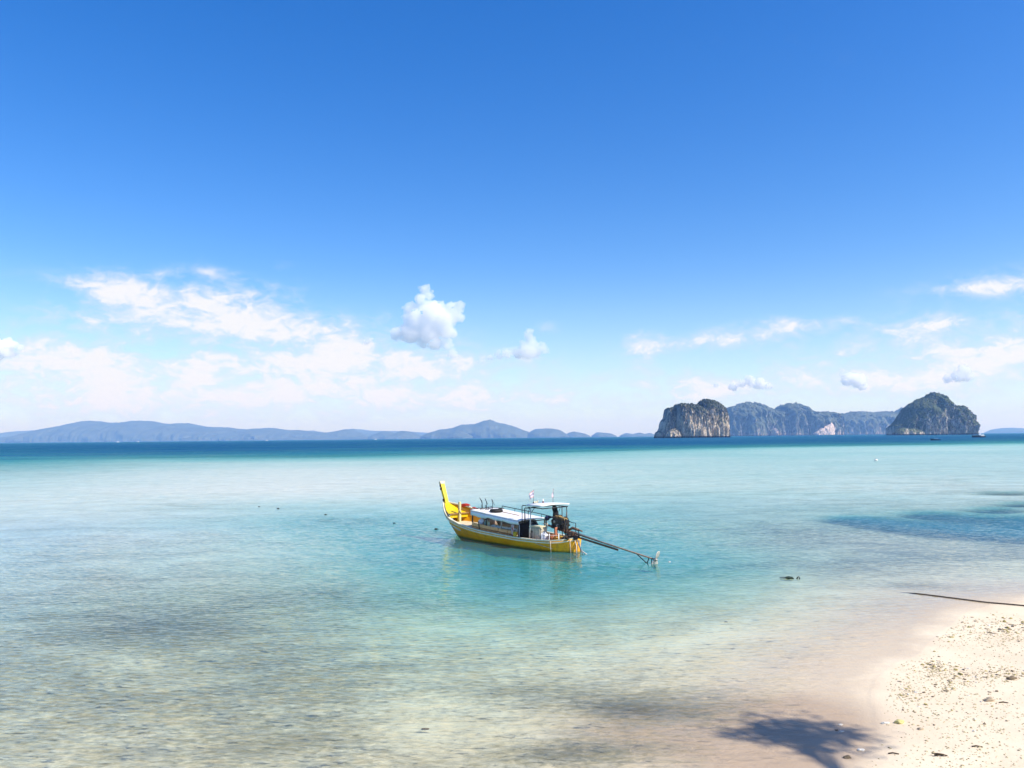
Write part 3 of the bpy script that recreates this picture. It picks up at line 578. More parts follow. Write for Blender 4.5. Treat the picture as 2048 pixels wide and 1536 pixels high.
    # deck and bow
    def slab(name, x0, x1, zf, mt, th=.03, inset=.06, n=14, crown=0):
        rows = []
        for i in range(n):
            x = x0+(x1-x0)*i/(n-1); h = max(half(x)-inset, .05); z = zf(x)
            rows.append([(x, -h+2*h*j/6, z+crown*(1-(2*j/6-1)**2)) for j in range(7)])
        mb = MB(); mb.grid(rows, False); o = mb.build(name, mt, root); solidify(o, th, -1); return o
    slab('floor_boards', -4.7, 2.65, lambda x: .22+.02*x if x > 0 else .22, DECK, inset=.12, n=20)
    slab('fore_floor', 2.6, 4.95, lambda x: .60+.05*(x-2.6), DECK, inset=.10)
    slab('foredeck', 4.9, 6.16, lambda x: 1.16+.30*(x-4.9) if x < 5.6 else 1.37+.62*(x-5.6), Y, inset=.07)
    mb = MB(); h = half(4.9)-.10
    mb.box((4.9, 0, 1.06), (.05, 2*h, .16)); mb.box((4.9, -h+.06, .82), (.05, .12, .36)); mb.box((4.9, h-.06, .82), (.05, .12, .36)); mb.box((4.9, .02, .82), (.05, .20, .36)); mb.box((4.9, 0, .70), (.05, 2*h-.02, .08))
    mb.build('bow_bulkhead', Y, root)
    mb = MB(); mb.box((4.86, 0, 1.20), (.13, 2*half(4.86)-.1, .07)); bevel(mb.build('cross_beam', paint('brown_beam', (.28, .15, .05), .7, .3), root), .012)
    mb = MB(); mb.box((4.80, .03, 1.25), (.13, .13, 1.24)); bevel(mb.build('mooring_post', paint('pale_yellow_post', (.72, .60, .28), .6), root), .02)
    mb = MB(); mb.tube([(4.72, .0, 1.20), (4.70, .12, 1.36), (4.72, .2, 1.50)], .018, 5); mb.tube([(4.72, -.03, 1.45), (4.70, -.14, 1.5)], .016, 5); mb.build('mooring_cleat', RUST, root)
    # cabin
    def roofz(x, y): return 1.565+.068*(x-2.4)+.05*(1-(y/.95)**2)
    def roof(x0, x1, name, mt, lift=0, yw=.95):
        rows = [[(x0+(x1-x0)*i/12+(.18*(1-(y/yw))*.5 if i == 12 else 0), y, roofz(x0+(x1-x0)*i/12, y)+lift+.008*mn.noise(Vector((i*.7, y*2, 3)))) for y in np.linspace(-yw, yw, 11)] for i in range(13)]
        mb = MB(); mb.grid(rows); o = mb.build(name, mt, root); solidify(o, .035, -1); return o
    roof(-1.62, 2.48, 'cabin_roof', WH)
    mb = MB(); rows = []
    for i in range(25):
        x = -1.60+4.06*i/24; wob = .02*mn.noise(Vector((x*3, 0, 1))); d = .19+.02*math.sin(x*5)+.05*(x > 1.1)
        rows.append([(x, .955, roofz(x, .95)-.01), (x, .965+wob, roofz(x, .95)-d*.5), (x, .958+wob, roofz(x, .95)-d)])
    mb.grid(rows); solidify(mb.build('roof_valance', WH, root), .012)
    mb = MB(); rows = [[(x, y, roofz(x, y)+.035+.012*mn.noise(Vector((x*4, y*4, 2)))) for y in np.linspace(.02, .97, 8)] for x in np.linspace(1.15, 2.52, 10)]
    mb.grid(rows); solidify(mb.build('folded_white_tarp', paint('white_tarp', (.80, .78, .72), .7, .1, 4), root), .02)
    mb = MB(); mb.box((.62, .05, roofz(.62, .05)+.03), (2.35, .09, .055), Matrix.Rotation(-.068, 3, 'Y')); mb.build('roof_beam', paint('peeling_brown_wood', (.42, .25, .15), .8, .3), root)
    for i, (x, y) in enumerate([(2.38, .90), (1.16, .90), (-.15, .90), (-1.5, .90), (2.55, -.88), (.6, -.88), (-1.5, -.88)]):
        mb = MB(); z0 = (zp(x) if y > 0 else zs(x))-.02; z1 = roofz(x, y)-.04; mb.box((x, y, (z0+z1)/2), (.05, .05, z1-z0)); mb.build('cabin_post', [BK, BK, STL, WRM][i % 4] if y > 0 else WRM, root)
    # reed screen along the port side, in lengths between posts
    for a, b_ in ((2.36, 1.72), (1.70, .10), (.06, -.68), (-.72, -1.20)):
        rows = []
        for i in range(9):
            x = a+(b_-a)*i/8; zt = .96+.055*(x-2.4)+.02*mn.noise(Vector((x*2, 5, 0))); zb = zp(x)+.05
            rows.append([(x, .94+.012*mn.noise(Vector((x*6, z_, 0))), zb+(zt-zb)*z_) for z_ in (0, .33, .66, 1)])
        mb = MB(); mb.grid(rows); o = mb.build('reed_screen', TAN, root); solidify(o, .015)
        if a > 2: o['label'] = 'paler short length of reed screen at the front'
    mb = MB(); mb.box((1.73, .955, .80), (.035, .035, .50), Matrix.Rotation(.25, 3, 'Y')); mb.build('screen_stake', BK, root)
    mb = MB(); mb.tube([(2.4, .965, zp(2.4)+.14), (.4, .975, zp(.4)+.13), (-1.3, .975, zp(-1.3)+.12)], .016, 5); mb.build('screen_rail', paint('brown_pole', (.20, .10, .04), .8), root)
    # grey awning sheet hanging inside, far side of the cabin
    rows = []
    for i in range(16):
        x = 2.3-3.75*i/15; top = roofz(x, -.3)-.06; bot = .62+.03*(x)
        rows.append([(x, -.80+.5*t+.04*mn.noise(Vector((x*3, t*2, 0))), bot+(top-bot)*t) for t in np.linspace(0, 1, 6)])
    mb = MB(); mb.grid(rows); solidify(mb.build('grey_awning', GRT, root), .01)
    mb = MB(); mb.grid([[(2.44, y, z) for z in np.linspace(.66, 1.50, 4)] for y in np.linspace(-.85, .3, 6)]); solidify(mb.build('front_curtain', paint('pinkish_cream_curtain', (.62, .48, .38), .8, .2, 5), root), .015)
    mb = MB(); rows = []
    for i in range(22):
        x = 1.05-2.3*i/21; rows.append([(x, .60, .90-.05*(1.05-x)*.4+.04*abs(math.sin(x*9))), (x, .70, .86-.02*(1.05-x)), (x, .76, .72)])
    mb.grid(rows); solidify(mb.build('frilled_white_cloth', paint('cream_frill', (.78, .76, .62), .85, .15, 9), root), .012)
    # rear bulkhead with an open corner; the cabin's interior shade is painted black
    mb = MB(); mb.grid([[(-1.60, y, z) for z in (.30, .7, top)] for y, top in ((.93, 1.18), (.55, 1.22), (.2, 1.25), (-.05, 1.24), (-.30, 1.06), (-.62, .93), (-.93, .80))]); solidify(mb.build('rear_shade_bulkhead', DK, root), .02)
    mb = MB(); mb.box((-1.60, 0, 1.255), (.05, 1.86, .045)); mb.box((-1.60, -.90, .9), (.05, .05, .75)); mb.build('rear_door_frame', BK, root)
    PR = paint('pale_grey_rod', (.5, .48, .47), .6)
    mb = MB(); mb.tube([(-1.63, .93, .30), (-1.63, .93, 1.16)], .016, 6); mb.build('bulkhead_rod', PR, root)
    mb = MB(); mb.tube([(-1.64, .12, 1.22), (-1.64, .12, .80), (-1.64, -.35, .80), (-1.64, -.38, .86)], .012, 5); mb.build('bulkhead_rod', PR, root)
    # roof rail, starboard
    mb = MB(); rz = lambda x: roofz(x, -.85)+.20
    mb.tube([(2.0, -.85, roofz(2, -.85)), (2.0, -.85, rz(2.0)), (.4, -.85, rz(.4)), (-1.35, -.85, rz(-1.35)), (-2.3, -.85, rz(-2.3)-.04)], .02, 6)
    for x in (.9, -.2, -1.3): mb.tube([(x, -.85, roofz(x, -.85)), (x, -.85, rz(x))], .014, 5)
    mb.build('roof_handrail', BK, root)
    # bent tube frame between roof and canopy
    for x, y, top, xe in ((-1.72, .82, 2.10, -2.25), (-1.86, .78, 1.98, -2.35)):
        mb = MB(); mb.tube([(x, y, 1.18), (x, y, top-.05), (x-.06, y, top), (xe, y, top)], .022, 6); mb.tube([(x+.10, y-.3, 1.24), (x+.04, y-.3, top-.12)], .014, 5); mb.build('bent_tube_frame', BK, root)
    # aft canopy
    mb = MB(); rows = [[(x, y, 2.10+.055*(1-(y/.92)**2)-.02*(x+2.75)) for y in np.linspace(-.92, .92, 9)] for x in (-3.34, -3.0, -2.6, -2.17)]
    mb.grid(rows); ca = mb.build('canopy', WH, root); solidify(ca, .075, -1)
    mb = MB()
    for x in (-3.25, -2.28): mb.tube([(x, .86, 2.02), (x, -.86, 2.02)], .025, 6)
    for y in (-.84, .84): mb.tube([(-3.3, y, 2.03), (-2.2, y, 2.03)], .025, 6)
    mb.build('canopy_frame', BK, ca)
    for x, y, xb, mt in ((-2.45, .86, -2.33, 'w'), (-3.25, -.50, -3.25, 'k'), (-2.3, -.84, -2.3, 'k'), (-3.22, -.84, -3.3, 'k')):
        mb = MB(); mb.tube([(xb, y, .46), (x, y, 2.05)], .028 if mt == 'w' else .022, 7); mb.build('canopy_post', paint('greyish_white_post', (.66, .64, .58), .6) if mt == 'w' else BK, root)
    mb = MB(); mb.tube([(-2.47, .86, 1.78), (-2.72, .86, 2.02)], .016, 5); mb.tube([(-2.45, .86, 1.78), (-2.30, .84, 1.98)], .016, 5); mb.build('post_brace', BK, root)
    FL = flag_material()
    for (x, y, hgt, fl) in ((-2.05, .35, .74, 1), (-2.80, -.30, .80, .35)):
        mb = MB(); mb.tube([(x, y, 2.10), (x-.05, y, 2.14+hgt)], .009, 5); fp = mb.build('flag_pole', paint('dark_cane', (.08, .07, .06), .7), root)
        rows = []
        for i in range(8):
            t = i/7; sag = .16*t*t
            rows.append([Vector((x-.05+.15*t*fl*.9, y+.20*t*fl+.025*math.sin(t*9+s*3)*(.4+t), 2.14+hgt-.02-.34*s-sag*(1.4 if fl > .5 else 2.6)*(1-s*.2)-.02)) for s in np.linspace(0, 1, 7)])
        mb = MB(); mb.grid(rows); fo = mb.build('flag', FL, fp)
        uv = fo.data.uv_layers.new(name='UVMap')
        for lp in fo.data.loops: uv.data[lp.index].uv = ((lp.vertex_index//7)/7, (lp.vertex_index % 7)/6)
    # engine on its pivot with long tail shaft
    mb = MB(); E0 = Vector((-3.72, 0, 1.30))
    tilt = Matrix.Rotation(.20, 3, 'Y').inverted()
    def eb(c, s, t=1.0): mb.box(E0+tilt @ Vector(c), s, tilt, t)
    eb((0, 0, -.02), (.72, .42, .46)); eb((.02, 0, -.26), (.50, .30, .16), 1.15); eb((.05, .20, .05), (.40, .08, .22)); eb((-.12, .23, -.12), (.22, .10, .16))
    r3 = random.Random(5)
    for i in range(34): eb((r3.uniform(-.40, .42), r3.choice((-1, 1))*r3.uniform(.19, .28), r3.uniform(-.32, .28)), (r3.uniform(.05, .14), r3.uniform(.05, .10), r3.uniform(.05, .13)))
    eng = mb.build('engine', OIL, root); bevel(eng, .012)
    mb = MB()
    def eb2(c, s, t=1.0): mb.box(E0+tilt @ Vector(c), s, tilt, t)
    eb2((-.02, 0, .27), (.58, .24, .10), .9); eb2((.26, .12, .22), (.14, .14, .16))
    bevel(mb.build('valve_cover', OCH, eng), .02)
    mb = MB(); mb.box(E0+tilt @ Vector((.40, 0, -.02)), (.07, .36, .36), tilt); mb.build('radiator', OIL, eng)
    for c, r_, ax in (((.46, .02, .06), .13, (1, 0, 0)), ((-.05, .25, -.12), .10, (0, 1, 0)), ((.24, .24, .02), .07, (0, 1, 0))):
        mb = MB(); mb.lathe([(r_*.5, -.03), (r_, -.02), (r_, .02), (r_*.4, .03)], E0+tilt @ Vector(c), 14, Vector(ax)); mb.build('pulley', STL if r_ < .11 else OIL, eng)
    RB = paint('black_rubber', (.015, .015, .015), .6)
    for pts in ([(.3, .2, .2), (.42, .28, .05), (.34, .26, -.18), (.1, .25, -.25)], [(-.3, .15, .28), (-.42, .22, .1), (-.36, .2, -.2)], [(.1, .18, .3), (.3, .24, .26), (.44, .1, .12)], [(-.2, -.2, .3), (-.4, -.1, .24), (-.5, .1, .05)]):
        mb = MB(); mb.tube([E0+tilt @ Vector(p) for p in pts], .022, 6); mb.build('engine_hose', RB, eng)
    mb = MB(); mb.tube([(-4.0, -.1, 1.48), (-4.02, -.1, 1.86)], .035, 8); mb.build('air_intake_pipe', paint('grey_brown_pipe', (.14, .12, .11), .6), eng)
    mb = MB(); mb.tube([(-4.3, .05, 1.02), (-4.62, .08, 1.14), (-5.05, .10, 1.08)], [.05, .07, .055], 9); mb.tube([(-5.0, .10, 1.09), (-5.3, .11, 1.04)], .035, 8); mb.build('exhaust_pipe', RUST, eng)
    for pts, r_ in (([(-4.20, .16, .78), (-4.20, .16, 1.55)], .028), ([(-4.20, .16, 1.53), (-4.62, .12, 1.40), (-4.85, .1, 1.40), (-4.85, .1, .98)], .018), ([(-5.05, .1, .70), (-5.05, .1, 1.10)], .022), ([(-3.4, -.16, .85), (-3.4, -.16, 1.5)], .02)):
        mb = MB(); mb.tube(pts, r_, 6); mb.build('engine_cage_bar', BK, eng)
    mb = MB(); mb.box((-3.75, .12, 1.0), (1.7, .08, .09), Matrix.Rotation(.17, 3, 'Y').inverted()); mb.box((-3.75, -.12, 1.0), (1.7, .08, .09), Matrix.Rotation(.17, 3, 'Y').inverted()); mb.box((-4.55, 0, .85), (.22, .36, .16)); mb.box((-4.2, 0, .9), (.3, .30, .12)); bevel(mb.build('engine_bed', paint('rusty_brown_bed', (.20, .105, .055), .8, .4, 9, dirt=(.05, .025, .015), dirt_amt=.6), eng), .01)
    mb = MB(); mb.tube([(-3.0, .06, 1.14), (-2.62, .08, 1.18), (-2.45, .08, 1.20)], .02, 6); mb.tube([(-2.85, .10, 1.02), (-2.80, .1, 1.26)], .018, 5); mb.tube([(-3.3, .1, 1.28), (-2.85, .12, 1.36)], .015, 5); mb.build('tiller_handle', paint('bare_metal_handle', (.5, .42, .33), .5), eng)
    mb = MB(); mb.lathe([(.10, -.38), (.13, -.3), (.09, -.1), (.12, 0), (.12, .12)], (-4.62, 0, .62), 12); mb.box((-4.62, 0, .74), (.34, .42, .06)); mb.blob((-4.75, .12, .70), (.24, .14, .12), 4, .5, 2); mb.build('pivot_mount', OIL, root)
    tail = Vector((-9.62, 0, .20)); head = Vector((-4.40, 0, .92)); ax = (tail-head).normalized()
    mb = MB(); mb.tube([head, head.lerp(tail, .55), tail], [.044, .038, .032], 9); shaft = mb.build('tail_shaft', paint('brown_worn_shaft', (.30, .20, .13), .6, .4, 9, dirt=(.10, .05, .03), dirt_amt=.5), root)
    mb = MB(); p0 = head+Vector((0, .03, -.13)); p1 = head.lerp(tail, .60)+Vector((0, .03, -.10)); mb.box((p0+p1)/2, ((p1-p0).length, .05, .09), Matrix.Rotation(-math.asin((p0.z-p1.z)/(p1-p0).length), 3, 'Y')); bevel(mb.build('shaft_beam', RUST, shaft), .01)
    mb = MB(); mb.tube([head+Vector((-.1, .05, .07)), head.lerp(tail, .35)+Vector((0, .04, .075))], .016, 6); mb.build('shaft_stay', paint('bright_steel', (.6, .57, .52), .35, metal=.6), shaft)
    mb = MB(); s0 = head.lerp(tail, .80); mb.tube([s0, Vector((-9.30, 0, -.08))], .022, 6); q0 = head.lerp(tail, .945)
    mb.tube([q0, q0+Vector((.06, 0, -.14)), q0+Vector((.12, 0, -.24))], .022, 6); mb.tube([q0+Vector((-.14, 0, -.02)), q0+Vector((-.14, .0, -.34))], .02, 6); mb.tube([q0+Vector((-.2, 0, 0)), q0+Vector((-.30, .0, -.18)), q0+Vector((-.34, 0, -.40))], .024, 6)
    mb.build('skeg', BK, shaft)
    hub = tail+ax*.06
    mb = MB(); mb.lathe([(.02, -.10), (.06, -.06), (.065, .06), (.03, .12)], hub, 12, ax); hb = mb.build('propeller_hub', STL, shaft)
    for ang in (35, 182):
        rows = []; a = rad(ang); u = Vector((0, -math.sin(a), math.cos(a))); u = (u-ax*u.dot(ax)).normalized(); w = ax.cross(u)
        for i in range(9):
            t = i/8; r_ = .05+.36*t; wd = .165*math.sin(math.pi*min(1, .12+t*.86))**.6
            tw = .40-.25*t; rows.append([hub+u*r_+(w*math.cos(tw)+ax*math.sin(tw))*wd*s for s in np.linspace(-1, 1, 6)])
        mb = MB(); mb.grid(rows); solidify(mb.build('propeller_blade', paint('pale_worn_bronze', (.46, .43, .37), .5, .2, 8, metal=.2), hb), .014)
    # stern clutter that is fixed: white stanchions, rope line, ladder poles
    for x, y in ((-3.35, .95), (-3.80, .86), (-4.25, .66)):
        mb = MB(); mb.tube([(x, y, .40), (x, y, .86)], .022, 6); mb.build('white_stanchion', WH, root)
    mb = MB(); mb.tube([(-3.0, .97, .78), (-3.2, .95, .74), (-3.35, .95, .80), (-3.6, .90, .72), (-3.80, .86, .78), (-4.25, .66, .80)], .011, 5); mb.build('stern_lifeline', paint('pale_lifeline', (.6, .5, .42), .8), root)
    mb = MB(); mb.tube([(-4.95, .12, .66), (-5.15, .16, .34), (-5.28, .16, .14), (-5.36, .12, -.10)], [.03, .035, .035, .03], 6); mb.tube([(-5.28, .16, .14), (-5.46, .08, .02), (-5.64, .0, -.08)], .03, 6); mb.tube([(-4.9, .22, .60), (-5.05, .26, .34), (-5.2, .4, .0)], .022, 6); mb.build('ladder_poles', paint('bleached_wood', (.55, .50, .42), .8, .3), root)
    DR = paint('dirty_rope', (.42, .33, .22), .9, .4, 12)
    for pts in ([(-4.75, .40, .60), (-4.80, .42, .2), (-4.83, .42, -.1)], [(-4.92, -.05, .6), (-5.02, .0, .3), (-5.1, .02, .02)], [(-3.98, .96, .55), (-4.0, .98, .3), (-4.02, .97, -.05)]):
        mb = MB(); mb.tube(pts, .028, 6); mb.build('hanging_rope', DR, root)
    mb = MB(); r4 = random.Random(9)
    for i in range(24): mb.blob((-4.5+r4.uniform(-.36, .38), r4.uniform(-.3, .5), .68+r4.uniform(-.08, .14)), (r4.uniform(.06, .16), r4.uniform(.06, .16), r4.uniform(.04, .09)), i, .5, 1)
    mb.build('tangled_ropes', paint('dark_net_rope', (.07, .05, .035), .9, .5, 12), root)

    # ---- things lying on or standing in the boat
    def thing_at(name, loc, lab, cat, rz=0., grp=None): return onboat(name, loc, rz, lab, cat, grp)
    o = thing_at('car_tyre', (1.05, .30, roofz(1.05, .3)+.10), 'black tyre lying flat on the white cabin roof', 'tyre')
    mb = MB(); mb.torus((0, 0, 0), .27, .085, 24, 10); mb.build('tyre', paint('tyre_rubber', (.02, .018, .016), .7, .3, 12), o)
    mb = MB(); mb.torus((0, 0, .01), .185, .014, 20, 6); mb.build('bead_ring', paint('grey_bead', (.22, .20, .18), .6), o)
    for i, (x, y, lean, lab) in enumerate([(2.78, .18, .30, 'leftmost bent iron anchor standing on the front of the cabin roof'), (2.50, .12, .16, 'middle bent iron anchor standing on the front of the cabin roof'), (2.12, .02, .06, 'rightmost bent iron anchor standing on the front of the cabin roof')]):
        x -= .35; z = roofz(x, y)+.035
        o = thing_at('grapnel_anchor', (x, y, z), lab, 'anchor', 0, 'rebar anchors on the cabin roof')
        mb = MB(); mb.tube([(0, 0, .02), (.0+lean*.3, -.05, .22), (-.02+lean*.3, -.02, .38), (.05+lean, -.06, .56)], .017, 6); mb.build('shank', BK, o)
        mb = MB(); mb.tube([(0, 0, .02), (-.12, .08, .06), (-.17, .14, .17), (-.11, .18, .22)], .015, 5); mb.tube([(0, 0, .02), (.16, -.05, .04), (.24, -.1, .14)], .015, 5); mb.tube([(.02+lean, -.06, .54), (-.06+lean, -.10, .36), (-.10+lean, -.12, .24)], .013, 5); mb.build('hook', BK, o)
    o = thing_at('rope_heap', (2.0, .15, roofz(2, .15)+.05), 'tangle of dark line and rusty chain heaped at the roof front', 'rope')
    mb = MB(); r5 = random.Random(2)
    for i in range(9):
        pts = [Vector((r5.uniform(-.7, .5), r5.uniform(-.45, .35), r5.uniform(.0, .07)))]
        for _ in range(7): pts.append(pts[-1]+Vector((r5.uniform(-.2, .2), r5.uniform(-.2, .2), 0))); pts[-1].z = r5.uniform(.0, .08)
        mb.tube(pts, r5.uniform(.010, .018), 5)
    mb.build('tangled_line', paint('dark_tarred_line', (.05, .04, .035), .8, .5, 10), o)
    o = thing_at('red_cloth', (4.55, -.84, 1.38), 'red cloth bundle draped over the far bow rail, nearer the cabin', 'cloth', .1)
    mb = MB(); mb.blob((0, 0, .05), (.34, .10, .09), 3, .5, 2); mb.build('cloth_bundle', RED, o)
    o = thing_at('red_cloth', (5.25, -.62, 1.58), 'red cloth bundle draped over the far bow rail, nearer the prow', 'cloth', .25)
    mb = MB(); mb.blob((0, 0, .04), (.36, .09, .10), 8, .5, 2); mb.build('cloth_bundle', RED, o)
    # cabinet aft of the cabin
    o = thing_at('wooden_cabinet', (-2.55, .62, .20), 'weathered pale cabinet with two framed doors beside the canopy post', 'cabinet')
    PC = paint('weathered_cream_cabinet', (.52, .47, .35), .75, .2, 5, dirt=(.30, .25, .16), dirt_amt=.5); PG = paint('grey_door_panel', (.40, .38, .33), .75, .2, 6, dirt=(.2, .17, .11), dirt_amt=.6)
    mb = MB(); mb.box((0, -.14, .44), (.94, .40, .86), None, .92); mb.build('cabinet_body', PC, o)
    mb = MB(); mb.box((0, -.12, .90), (.80, .42, .06)); mb.box((-.42, .02, .82), (.1, .08, .05)); mb.box((.42, .02, .86), (.1, .08, .05)); bevel(mb.build('cabinet_top', paint('pale_yellow_top', (.68, .60, .38), .7), o), .01)
    for s in (-1, 1):
        mb = MB(); mb.box((s*.215, .085, .40), (.36, .03, .68)); d_ = mb.build('door', PG if s > 0 else PC, o)
        mb = MB(); mb.box((s*.215+.17*s, .105, .40), (.05, .03, .74)); mb.box((s*.215-.17*s, .105, .40), (.05, .03, .74)); mb.box((s*.215, .106, .03), (.3, .03, .06)); mb.box((s*.215, .106, .75), (.3, .03, .08)); mb.build('door_frame', PC, d_)
    mb = MB(); mb.tube([(.22, .14, .72), (.20, .15, .45), (.25, .15, .2), (.17, .15, .18), (.20, .15, .45)], .015, 5); mb.tube([(.30, .14, .64), (.12, .14, .62)], .018, 5); mb.build('hanging_cord', paint('olive_cord', (.12, .10, .04), .9), o)
    o = thing_at('jerry_can', (-3.22, .66, .22), 'white plastic jerry can standing at the rail beside the cabinet', 'jerry can')
    mb = MB(); mb.box((0, 0, .30), (.34, .24, .56)); b_ = mb.build('can_body', paint('white_plastic', (.80, .79, .80), .4, .05), o); bevel(b_, .05, 3)
    mb = MB(); mb.lathe([(.035, 0), (.035, .07)], (.08, 0, .58), 10); mb.tube([(-.12, 0, .57), (-.08, 0, .65), (.03, 0, .65), (.05, 0, .57)], .018, 6); mb.build('can_handle', paint('white_handle', (.74, .74, .76), .4, .05), o)
    o = thing_at('oil_drum', (-3.66, .55, .22), 'rusty orange fuel drum behind the white jerry can', 'drum')
    mb = MB(); mb.lathe([(.18, 0), (.19, .02), (.18, .16), (.19, .18), (.18, .2), (.18, .38), (.19, .40), (.18, .42), (.18, .58), (.15, .585)], (0, 0, 0), 18); mb.build('drum_body', paint('rusty_orange_drum', (.34, .10, .03), .6, .4, 8, dirt=(.06, .03, .02), dirt_amt=.6), o)
    mb = MB(); mb.lathe([(.03, .58), (.03, .62)], (.08, 0, 0), 8); mb.build('drum_cap', BK, o)
    o = thing_at('orange_cloth', (-3.85, .45, .80), 'orange brown cloth hanging below the engine handle', 'cloth')
    mb = MB(); mb.grid([[( .02*math.sin(s*5+t*3), -.10+.2*s, .34-.62*t) for s in np.linspace(0, 1, 6)] for t in np.linspace(0, 1, 7)]); solidify(mb.build('cloth', paint('orange_brown_cloth', (.45, .16, .08), .85, .3), o), .02)
    o = thing_at('coiled_rope', (-3.95, .40, .30), 'heap of ochre yellow rope in the stern behind the stanchions', 'rope')
    mb = MB()
    for i in range(6): mb.torus((r5.uniform(-.2, .2), r5.uniform(-.1, .1), .12+.06*i), .16+.03*(i % 2), .03, 16, 6, Matrix.Rotation(r5.uniform(-.3, .3), 3, 'X'))
    mb.build('rope_coil', paint('ochre_rope', (.55, .33, .06), .9, .4, 12), o)
    o = thing_at('yellow_bucket', (-1.36, 1.0, zp(-1.36)+.03), 'small yellow bucket on the side rail at the rear cabin corner', 'bucket')
    mb = MB(); mb.lathe([(.085, 0), (.11, .26), (.10, .26), (.08, .02)], (0, 0, 0), 16, None, False); mb.lathe([(.084, .004), (.02, .004)], (0, 0, 0), 16); mb.build('bucket_body', paint('yellow_plastic', (.62, .42, .02), .45, .1), o)
    mb = MB(); mb.tube([(.11*math.cos(a), .0, .26+.10*math.sin(a)) for a in np.linspace(0, math.pi, 9)], .008, 5); mb.build('bucket_handle', STL, o)
    o = thing_at('red_towel', (-1.18, .99, .50), 'faded red and white towel hanging at the rear end of the screen', 'towel')
    mb = MB(); mb.grid([[(-.09+.18*s, .02*math.sin(s*8+t), .60-.58*t) for s in np.linspace(0, 1, 8)] for t in np.linspace(0, 1, 9)]); solidify(mb.build('towel', towel_material(), o), .015)
    for i, (x, y, c, lab, h) in enumerate([(1.95, .62, (.75, .80, .86), 'white plastic sack inside the cabin above the reed screen', 0), (1.55, .66, (.25, .45, .42), 'green plastic bottle beside the white sack inside the cabin', 1), (1.40, .64, (.55, .66, .40), 'pale lime bottle in the middle of the cabin row', 1), (1.24, .64, (.62, .70, .52), 'pale bottle at the rear end of the cabin row', 1)]):
        o = thing_at('plastic_sack' if not h else 'plastic_bottle', (x, y, .86 if not h else .82), lab, 'sack' if not h else 'bottle', 0, None if not h else 'bottles on the cabin shelf')
        mb = MB()
        if not h: mb.blob((0, 0, .14), (.20, .12, .17), 4, .3, 2); mb.build('sack', paint('white_sack', c, .6, .1), o)
        else:
            mb.lathe([(.05, 0), (.055, .02), (.055, .17), (.02, .23), (.02, .27)], (0, 0, 0), 12); mb.build('bottle_body', paint('bottle_%d' % i, c, .3, .1), o)
            mb = MB(); mb.lathe([(.024, .265), (.024, .295)], (0, 0, 0), 10); mb.build('bottle_cap', WH, o)
    mb = MB(); mb.box((.6, .62, .79), (3.3, .34, .035)); mb.build('cabin_shelf', paint('cabin_shelf_wood', (.42, .27, .15), .8, .25), root)
    o = thing_at('cloth_bundle', (-2.95, -.35, 1.2), 'dark bundle of jackets hanging under the white canopy', 'clothing')
    mb = MB(); mb.blob((0, 0, .33), (.15, .17, .46), 6, .28, 3); mb.blob((.06, .03, .70), (.14, .13, .20), 9, .2, 2); mb.blob((-.02, -.02, -.1), (.13, .14, .25), 12, .3, 2); mb.build('hanging_jackets', DK, o)
    for pts in ([(.05, 0, .80), (.05, 0, .89)], [(-.12, -.1, .6), (-.16, -.16, .78), (-.1, -.12, .86)]):
        mb = MB(); mb.tube(pts, .012, 5); mb.build('hanging_hook', BK, o)
    o = thing_at('float_bag', (-1.75, -.85, 1.25), 'dark blue round bag on the far rear corner of the cabin roof', 'bag')
    mb = MB(); mb.blob((0, .0, .10), (.15, .13, .13), 3, .12, 2); mb.tube([(-.1, 0, .14), (-.4, 0, .17)], [.06, .04], 8); mb.build('bag_body', paint('navy_bag', (.012, .018, .07), .7, .3), o)
    o = thing_at('cool_box', (-2.2, .30, 2.16), 'small cream searchlight box sitting on the canopy beside the flag', 'lamp')
    mb = MB(); mb.box((0, 0, .07), (.15, .14, .13)); mb.lathe([(.055, 0), (.06, .05), (.03, .09)], (0, .07, .08), 12, Vector((0, 1, 0))); mb.box((-.08, -.04, .15), (.06, .06, .09)); bevel(mb.build('lamp_body', paint('cream_lamp', (.66, .62, .45), .5), o), .01)
    mb = MB(); mb.lathe([(.04, 0), (.045, .01)], (0, .165, .08), 12, Vector((0, 1, 0))); mb.build('lamp_lens', BK, o)
    o['label'] = 'small cream lamp box sitting on the canopy beside the left flag'; o.name = 'deck_lamp'
    o = thing_at('plastic_flask', (-2.45, .05, 2.15), 'white capped dark bottle standing on the middle of the canopy', 'bottle')
    mb = MB(); mb.lathe([(.045, 0), (.05, .02), (.05, .10), (.03, .15)], (0, 0, 0), 12); mb.build('flask_body', paint('maroon_flask', (.14, .03, .04), .5), o)
    mb = MB(); mb.lathe([(.03, .148), (.035, .16), (.03, .26)], (0, 0, 0), 12); mb.build('flask_cap', WH, o)
